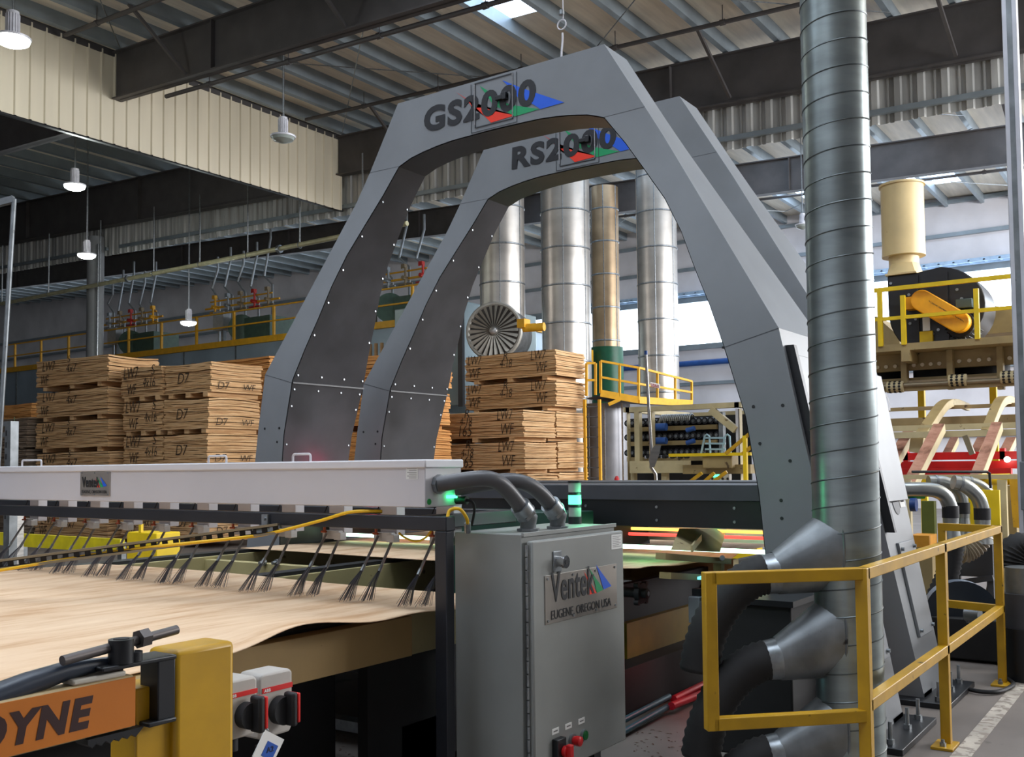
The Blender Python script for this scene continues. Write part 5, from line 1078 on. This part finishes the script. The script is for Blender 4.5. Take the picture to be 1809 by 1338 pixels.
# orange guard capsule, motor
t3 = MB(); a, b = P(1630, 532, X=XP+.2), P(1694, 569, X=XP+.2); rr = 16.5/FPX*16.2; an = math.atan2(b.z-a.z, b.y-a.y); caps = [(b.y+math.cos(an+math.radians(k))*rr, b.z+math.sin(an+math.radians(k))*rr) for k in range(-90, 91, 15)]+[(a.y+math.cos(an+math.radians(k))*rr, a.z+math.sin(an+math.radians(k))*rr) for k in range(90, 271, 15)]
t3.prism(caps, 'X', XP+.1, XP+.34); g = t3.build('belt_guard', M('guard_orange', (250, 170, 12), .4), t, smooth=30, bevel=.015)
text('lettering', 'CINCINNATI FAN', blk_txt, g, P(1643, 535, X=XP+.095), (b-a), (0, .5, .85), .05, .55, bold=.02)
m = MB(); q = P(1608, 535, X=XP+.3); m.box(XP+.25, XP+.45, q.y-.06, q.y+.06, q.z-.1, q.z+.08); m.build('bearing_cover', MATS['guard_orange'], t)
mc = P(1702, 576, X=XP+.55); m = MB(); m.cyl((XP+.30, mc.y, mc.z), (XP+.9, mc.y, mc.z), .19, 28)
for k in range(24): an2 = k*math.pi/12; u = Vector((0, math.cos(an2), math.sin(an2))); cc = Vector((XP+.6, mc.y, mc.z))+u*.21; m.beam(cc-Vector((.28, 0, 0)), cc+Vector((.28, 0, 0)), .012, .012)
m.build('motor', black_rub, t)
q = P(1705, 538, X=XP+.4); m = MB(); m.box(XP+.3, XP+.5, q.y-.11, q.y+.11, q.z-.06, q.z+.07); m.build('terminal_box', M('box_green_grey', (70, 88, 88), .4), t, bevel=.01)
q = P(1636, 582, X=XP+.4); m = MB(); m.box(XP+.42, XP+.45, q.y-.05, q.y+.05, q.z-.02, q.z+.2); lb = m.build('warning_label', paper, t); m = MB(); m.box(XP+.38, XP+.46, q.y-.09, q.y+.09, zp, q.z-.03); m.build('yellow_foot', yellow_b, t)
# railing of the platform
t = thing('platform_railing', pp(1670, 600), 'bright yellow railing around the black blower on the platform', 'railing')
zr1, zr2 = pp(1540, 513).z, pp(1543, 565).z
m = MB(); m.box(XP-.02, XP+.03, y0-1, y1+.3, zr1-.04, zr1+.02); m.build('top_rail', yellow_b, t); m = MB(); m.box(XP-.02, XP+.03, y0-1, y1+.3, zr2-.03, zr2+.02); m.build('mid_rail', yellow_b, t)
for px, zt3 in ((1556, zr1), (1597, pp(1597, 522).z), (1727, pp(1727, 510).z)):
    q = pp(px, 600); m = MB(); m.box(XP-.03, XP+.03, q.y-.032, q.y+.032, zp-hp*.2, zt3); m.build('post', yellow_b, t)
# tan hood behind the blower
m = MB(); a = P(1728, 537, X=XP+2.2); b = P(1830, 586, X=XP+2.2); m.prism([(a.y, b.z), (a.y, a.z), (P(1770, 545, X=XP+2.2).y, P(1770, 545, X=XP+2.2).z), (b.y, P(1800, 545, X=XP+2.2).z), (b.y, b.z)], 'X', XP+2.0, XP+3.2); t = mesh1(m, 'machine_hood', beige_d, 'tan sheet hood beside the blower motor', 'hood')
m = MB(); a = P(1543, 566, X=XP+2.2); b = P(1600, 600, X=XP+2.2); m.prism([(a.y+.3, zp), (a.y+.3, a.z), (P(1560, 566, X=XP+2.2).y, a.z), (b.y, b.z), (b.y, zp)], 'X', XP+1.8, XP+2.8); mesh1(m, 'machine_hood', beige_d, 'tan sheet hood partly hidden behind the spiral duct side of the blower', 'hood')
# cable tray on the far wall
t = thing('cable_tray', (XF-.5, 8, 8.0), 'pale blue ladder cable tray running above the far window', 'cable tray'); m = MB(); z = WT+.18
m.box(XF-.75, XF-.70, -3, 20, z, z+.12); m.box(XF-.30, XF-.25, -3, 20, z, z+.12); m.build('tray_rails', M('tray_blue', (170, 196, 222), .4, .3), t)
m = MB(); y = -3.
while y < 20: m.box(XF-.75, XF-.25, y, y+.06, z+.03, z+.07); y += .45
m.build('tray_rungs', MATS['tray_blue'], t)
m = MB(); m.cyl((XF-.3, 8, P(1240, 641, X=XF-.3).z), (XF-.3, 20, P(1240, 641, X=XF-.3).z), .11, 12); mesh1(m, 'blue_pipe', blue_m, 'blue pipe running along the far wall under the window', 'pipe')
# ============================================================ curved belts, tan cross beams, red frame
def belt(pts, w, lab, mat=belt_m):
    b0 = pts[0]; t = thing('curved_belt', b0, lab, 'belt', 'inclined belts of the stacker'); vs = []; fs = []
    P_ = smooth(pts, 6) if len(pts) > 2 else pts
    for o_, th_, nm, mt in ((0, .03, 'belt_band', mat), (-.05, .03, 'side_rail', beige)):
        m = MB()
        for i in range(len(P_)-1):
            a, b = P_[i], P_[i+1]
            m.beam(a+Vector((0, 0 if o_ == 0 else -w/2+.02, -.02 if o_ == 0 else -.06)), b+Vector((0, 0 if o_ == 0 else -w/2+.02, -.02 if o_ == 0 else -.06)), w if o_ == 0 else .05, .03 if o_ == 0 else .10)
        m.build(nm, mt, t, smooth=30)
    return t
belt([P(1606, 850, Y=2.6), P(1659, 748, Y=2.6)], .125, 'long lower belt rising behind the silver elbow pipes')
belt([P(1719, 850, Y=1.97), P(1761, 745, Y=1.97)], .11, 'long lower belt rising toward the pale pole')
belt([P(1560, 840, Y=3.15), P(1610, 751, Y=3.15)], .13, 'lower belt emerging behind the arch foot edge')
belt([P(1628, 762, Y=2.88), P(1655, 722, Y=2.88), P(1668, 708, Y=2.88), P(1682, 705, Y=2.88), P(1704, 713, Y=2.88)], .13, 'upper belt curling over beside the spiral duct', beige_d)
belt([P(1742, 758, Y=2.16), P(1758, 718, Y=2.16), P(1768, 702, Y=2.16), P(1780, 700, Y=2.16), P(1796, 708, Y=2.16)], .11, 'upper belt curling over beside the pale pole', beige_d)
for k, (px, Yq) in enumerate(((1672, 3.3), (1720, 2.75), (1772, 2.2))):
    belt([P(px, 800, Y=Yq), P(px+14, 772, Y=Yq)], .12, ['short belt seen below the tan beams behind the long lower belt', 'short belt seen below the tan beams between the two long belts', 'short belt seen below the tan beams near the pale pole'][k])
t = thing('stacker_frame', P(1700, 770, X=12.8), 'tan cross beams of the stacker carrying the curved belts', 'frame')
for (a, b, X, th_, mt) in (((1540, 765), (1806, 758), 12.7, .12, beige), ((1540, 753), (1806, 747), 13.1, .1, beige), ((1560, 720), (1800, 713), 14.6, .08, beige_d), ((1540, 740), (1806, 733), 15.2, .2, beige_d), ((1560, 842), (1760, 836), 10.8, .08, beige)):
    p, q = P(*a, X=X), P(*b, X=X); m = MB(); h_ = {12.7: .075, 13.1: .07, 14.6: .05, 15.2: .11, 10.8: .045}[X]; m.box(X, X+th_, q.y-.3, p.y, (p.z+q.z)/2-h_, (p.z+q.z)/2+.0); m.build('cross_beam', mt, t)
m = MB(); m.beam(P(1705, 770, X=12.6), P(1718, 803, X=12.6), .06); m.build('lever', MATS['strut_brown'], t)
m = MB(); m.beam(P(1622, 772, X=12.9), P(1618, 800, X=12.9), .15, .1); m.build('bracket', beige, t)
t = thing('red_frame', P(1700, 830, X=14), 'red steel frame of horizontal beams behind the inclined belts', 'frame')
for (a, b, X) in (((1575, 802), (1806, 796), 14.), ((1575, 818), (1800, 812), 13.8), ((1575, 830), (1770, 826), 13.6)):
    p, q = P(*a, X=X), P(*b, X=X); z = (p.z+q.z)/2; m = MB(); m.box(X, X+.12, q.y-.1, p.y+.3, z-.10, z); m.build('beam', red_p, t)
for px in (1771, 1600): m = MB(); q = P(px, 820, X=14); m.box(14, 14.12, q.y-.03, q.y+.03, 0, q.z+.2); m.build('upright', red_p, t)
q = P(1780, 812, X=13.7); m = MB(); m.cyl(q, q-Vector((.05, 0, 0)), .035, 12); t = mesh1(m, 'work_light', lamp_on, 'small bright work light against the red frame', 'lamp')
# pale square pole with grey box
t = thing('strut_pole', (P(1792, 700, d=8.2).x, P(1792, 700, d=8.2).y, 0), 'pale galvanised square pole running up out of view at the side', 'pole')
q = P(1792, 0, d=8.2); q1 = P(1802, 800, d=8.2); cx_, cy_ = (q.x+q1.x)/2, (q.y+q1.y)/2; m = MB(); w = .055; m.box(cx_-w, cx_+w, cy_-w, cy_+w, 0, 9.68); m.build('pole_tube', M('pole_pale', (206, 206, 212), .4, .3, .05), t, bevel=.006)
m = MB(); m.box(cx_-w-.004, cx_-w, cy_-.02, cy_+.02, 0, 9.68); m.build('slot_line', galv_d, t)
m = MB(); m.box(cx_-.1, cx_-w-.004, cy_-.17, cy_+.03, P(1800, 900, d=8.2).z, P(1800, 816, d=8.2).z); m.build('electric_box', MATS['box_grey'], t, bevel=.006)
# ============================================================ suction pipes, hoses and drive beyond the railing
silv = M('suction_pipe', (168, 172, 170), .3, .85, .12, 6)
def elbow(pts, d, r, lab, sleeve=True, pre=None, tail=60):
    w = [P(px, py, d=d) for px, py in pts]; t = thing('suction_elbow', w[0], lab, 'pipe', 'silver suction elbows'); m = MB(); m.tube(smooth(w, 5), r, 18); m.build('elbow_pipe', silv, t)
    e = w[-1]; dr_ = Vector((0, 0, -1))
    m = MB(); m.cyl(e+Vector((0, 0, .02)), e-Vector((0, 0, .085)), r*1.12, 18); m.build('rubber_sleeve', black_rub, t)
    m = MB(); m.cyl(e-Vector((0, 0, .08)), e-Vector((0, 0, .12)), r*1.05, 18); m.cyl(e-Vector((0, 0, .12)), e-Vector((0, 0, .30)), r*1.0, 18, r2=r*1.35); m.build('outlet', silv, t)
    m = MB(); a, b = w[0], w[1]; dd_ = (b-a).normalized(); m.cyl(a+(b-a)*.8, a+(b-a)*.8+dd_*.02, r*1.1, 18); m.build('clamp', zinc, t); return t
elbow([(1560, 866), (1600, 865), (1634, 865), (1655, 868), (1670, 878), (1679, 898)], 8.6, .062, 'nearest silver suction pipe ending in an elbow with a black sleeve, beside the arch foot')
elbow([(1640, 851), (1655, 851), (1668, 852), (1686, 860), (1697, 874), (1701, 892)], 9.3, .055, 'second silver suction elbow from the arch foot')
elbow([(1684, 852), (1697, 855), (1713, 864), (1728, 880), (1735, 902)], 9.0, .064, 'third silver suction elbow from the arch foot, with segmented bend')
elbow([(1700, 850), (1715, 852), (1735, 860), (1750, 875), (1756, 893)], 9.7, .05, 'silver suction elbow farthest from the arch foot')
m = MB(); m.tube([P(1611, 834, d=8.8), P(1744, 834, d=8.8), P(1748, 836, d=8.8), P(1750, 863, d=8.8)], .012, 8); mesh1(m, 'bent_bar', black_paint, 'black bent bar above the silver suction elbows', 'bar')
m = MB(); q0, q1 = P(1585, 872, d=8.9), P(1632, 872, d=8.9); m.cyl(q0, q1, .05, 12); mesh1(m, 'green_pipe', M('pipe_green', (20, 150, 60), .35, .1), 'green pipe below the nearest silver suction pipe', 'pipe')
def rhose(pts, d, r, lab, mat=soft_black, n_=7, amp=.1, group='flexible hoses beyond the railing'):
    w = smooth([P(px, py, d=d) for px, py in pts], n_); m = MB(); m.tube(w, r, 16, rs=[r*(1+(amp if i % 2 else -amp*.3)) for i in range(len(w))]); return mesh1(m, 'ribbed_hose', mat, lab, 'hose', group, smooth=70)
rhose([(1683, 955), (1680, 985), (1672, 1020), (1655, 1060), (1640, 1100), (1634, 1140), (1632, 1200)], 7.9, .085, 'thick black ribbed hose curving down behind the railing beside the arch foot', n_=9)
rhose([(1738, 930), (1738, 945), (1730, 960), (1716, 972), (1704, 978), (1692, 975)], 9., .08, 'pale ribbed hose curling behind the railing below the third elbow', M('hose_pale', (150, 138, 118), .4, .1), n_=6, amp=.16)
rhose([(1830, 990), (1812, 968), (1796, 968), (1785, 985), (1783, 1003)], 7.2, .095, 'black ribbed hose bending over at the picture side above the grey motor', n_=7)
rhose([(1618, 990), (1632, 985), (1646, 985)], 9., .05, 'pale ribbed hose stub between arch foot and black hose', MATS['hose_pale'], amp=.16)
# yellow gate arm, panel and beige column
t = thing('swing_arm', P(1795, 850, d=10), 'yellow steel arm with round yellow tube on a beige column beyond the railing', 'arm')
m = MB(); m.cyl(P(1730, 848, d=10), P(1784, 847, d=10), .058, 18); m.build('arm_tube', yellow_b, t)
m = MB(); a = [P(1782, 838, d=9.9), P(1800, 838, d=9.9), P(1815, 935, d=9.9), P(1790, 932, d=9.9)]; off = Vector((.15, .02, 0)); m.hexa(a, [p+off for p in a]); m.build('arm_plate', yellow, t)
q0, q1 = P(1774, 858, d=10.4), P(1792, 860, d=10.4); m = MB(); m.box(q1.x-.08, q1.x+.1, q1.y-.02, q0.y, .0, q0.z); m.build('column', beige_d, t)
t = thing('yellow_panel', P(1736, 950, d=10.6), 'flat yellow machine panel behind the silver elbows', 'panel'); m = MB(); a, b = P(1700, 866, X=10.3), P(1767, 930, X=10.3); m.box(10.3, 10.36, b.y, a.y, .75, a.z); m.build('panel_sheet', yellow_b, t)
m = MB(); a, b = P(1640, 900, X=10.2), P(1676, 1000, X=10.2); m.box(10.2, 10.3, b.y, b.y+.04, 0, a.z); m.box(10.2, 10.3, a.y, a.y+.05, 0, a.z+.05); m.build('side_post', yellow, t)
t = thing('orange_crate', P(1625, 960, d=9.5), 'orange metal bin with dark marks behind the arch foot', 'bin'); a, b = P(1606, 946, X=9.2), P(1642, 968, X=9.2); m = MB(); m.box(9.2, 9.5, b.y, a.y, b.z, a.z); m.build('bin_front', M('bin_orange', (220, 150, 40), .5), t); m = MB(); m.box(9.2, 9.6, b.y-.02, a.y+.03, 0, b.z); m.build('stand', beige_d, t)
m = MB(); q = P(1615, 892, X=9.3); m.cyl((9.3, q.y-.02, q.z), (9.3, q.y+.03, q.z), .06, 20); t = mesh1(m, 'blue_wheel', M('wheel_blue', (30, 66, 130), .4), 'small blue wheel behind the arch foot under the silver pipe', 'wheel')  # blue wheel, a plain short cylinder
m = MB(); a = P(1640, 905, X=9.8); m.box(9.8, 9.9, a.y-.05, a.y+.06, 0, a.z+.1); mesh1(m, 'green_post', M('post_olive', (96, 104, 40), .5), 'olive green post behind the nearest silver elbow', 'post')
m = MB(); a, b = P(1705, 965, X=10), P(1755, 1022, X=10); m.box(10, 10.05, b.y, a.y+.1, .45, .75); m.box(10, 10.05, a.y+.05, a.y+.1, 0, .45); m.box(10, 10.05, b.y, b.y+.05, 0, .45); m.beam((10, a.y+.1, .38), (10, b.y, .45), .05); mesh1(m, 'grey_guard_panel', MATS['dark_grey_paint'], 'dark grey panel with a yellow lower edge behind the end post', 'panel')
# belt drive guard and dark machine base
c = P(1700, 1090, d=7.6); t = thing('drive_guard', c, 'dark half round drive guard with pale rim behind the railing end post', 'guard')
vy = Vector((.35, -.94, 0)); R = .27
outl = [c+vy*math.cos(math.radians(a))*R+Vector((0, 0, math.sin(math.radians(a))*R)) for a in range(0, 181, 10)]; offv = Vector((.94, .35, 0))*.14
m = MB(); n_ = len(outl); m.add([p for p in outl]+[p+offv for p in outl], [tuple(range(n_)), tuple(range(2*n_-1, n_-1, -1))]); m.build('guard_face', M('guard_dark', (34, 42, 52), .4), t, smooth=0)
m = MB(); m.add([p for p in outl]+[p+offv for p in outl], [(i, i+1, n_+i+1, n_+i) for i in range(n_-1)]); m.build('guard_rim', M('rim_blue_grey', (110, 120, 134), .4, .2), t)
m = MB(); m.box(c.x-.1, c.x+.9, c.y-.75, c.y+.25, .02, c.z-.0); m.build('machine_base', dark_in, t, bevel=.01)
m = MB(); q = P(1706, 1085, d=7.3); m.cyl(q, q+Vector((-.02, -.10, 0)), .05, 16); m.cyl(P(1708, 1095, d=7.3), P(1740, 1096, d=7.3), .025, 10); m.build('roller_shaft', galv_d, t)
c = P(1815, 1110, d=6.9); t = thing('vacuum_motor', (c.x, c.y, 0), 'grey drum motor unit under the black hose at the picture side', 'motor')
m = MB(); m.cyl((c.x, c.y, .35), (c.x, c.y, P(1800, 1048, d=6.9).z), .17, 28); m.build('motor_drum', MATS['dark_grey_paint'], t)
m = MB(); m.cyl((c.x, c.y, P(1800, 1048, d=6.9).z), (c.x, c.y, P(1800, 1003, d=6.9).z), .13, 28); m.build('clear_bowl', galv_d, t); m = MB(); m.cyl((c.x, c.y, 0), (c.x, c.y, .36), .19, 28); m.build('motor_base', black_paint, t)
m = MB(); m.box(6.55, 7.5, 1.8, 2.0, .02, .12); mesh1(m, 'green_skid', M('skid_green', (20, 90, 30), .5), 'low green skid behind the second arch foot', 'skid')

t = thing('dark_filler_block', (5.15, 1.98, 0), 'black block added for the darkness behind the hoses inside the railing frame', 'block')  # black block added to darken the area behind the hoses
m = MB(); m.hexa([(4.95, 1.75, 0), (5.32, 1.75, 0), (5.32, 2.22, 0), (4.95, 2.22, 0)], [(4.95, 1.75, .80), (5.32, 1.75, .80), (5.32, 2.16, .76), (4.95, 2.16, .76)]); m.build('filler_body', dark_in, t, bevel=.01)
m = MB(); m.box(4.93, 5.34, 1.73, 2.19, .78, .81); m.build('filler_rim', black_paint, t)
for px, zz in ((10.9, 0),):
    q = P(1600, 848, X=10.8)
    for y in (q.y, q.y-.9): m = MB(); m.box(10.8, 10.88, y-.04, y+.04, 0, q.z); m.build('foot_post', beige, bpy.data.objects['stacker_frame'])
m = MB(); m.box(4.3, 7.4, 2.86, 3.09, .02, .30); t = mesh1(m, 'dark_line_filler', dark_in, 'dark box added for the darkness low under the veneer line beside the cabinet', 'machine')  # dark box added so the floor under the line reads dark

glow('scanner_glow_red', (6.1, 5.66, 1.46), (1, .05, .16), 1.6, .05)  # added red lamp giving the red reflection on the far leg's liner
t = thing('line_guard', P(120, 965, X=6.9), 'long bright yellow guard board beyond the conveyor under the white enclosure', 'guard')
a, b = P(30, 952, X=6.9), P(212, 975, X=6.9)
m = MB(); m.box(6.9, 6.96, b.y, a.y+.6, b.z-.02, P(120, 948, X=6.9).z); m.build('guard_board', M('board_yellow', (214, 196, 16), .5), t)
for yy in (b.y+.1, a.y): m = MB(); m.box(6.96, 7.02, yy-.04, yy+.04, 0, b.z+.1); m.build('guard_post', galv_d, t)
q = P(252, 965, X=6.5); t = thing('hook_box', q, 'bright yellow box with a top tab standing beyond the wire brushes', 'box')
a, b = P(224, 940, X=6.5), P(276, 1002, X=6.5); m = MB(); m.box(6.5, 6.8, b.y, a.y, b.z, a.z); m.build('box_body', yellow_b, t, bevel=.01)
m = MB(); yc2 = P(247, 935, X=6.5).y; m.box(6.5, 6.53, yc2-.02, yc2+.02, a.z, a.z+.09); m.build('tab', yellow_b, t)
m = MB(); m.box(6.55, 6.75, (a.y+b.y)/2-.05, (a.y+b.y)/2+.05, 0, b.z); m.build('stand', black_paint, t)
q = P(26, 960, X=6.2); t = thing('steel_upright', (q.x, q.y, 0), 'dull steel upright beyond the brushes near the picture edge', 'post'); m = MB(); m.box(q.x, q.x+.08, q.y-.05, q.y+.05, 0, 1.25); m.build('upright_tube', steel, t)

rhose([(1756, 925), (1758, 960), (1756, 1010), (1748, 1100)], 9.7, .055, 'black ribbed hose dropping from the farthest silver elbow', n_=7)
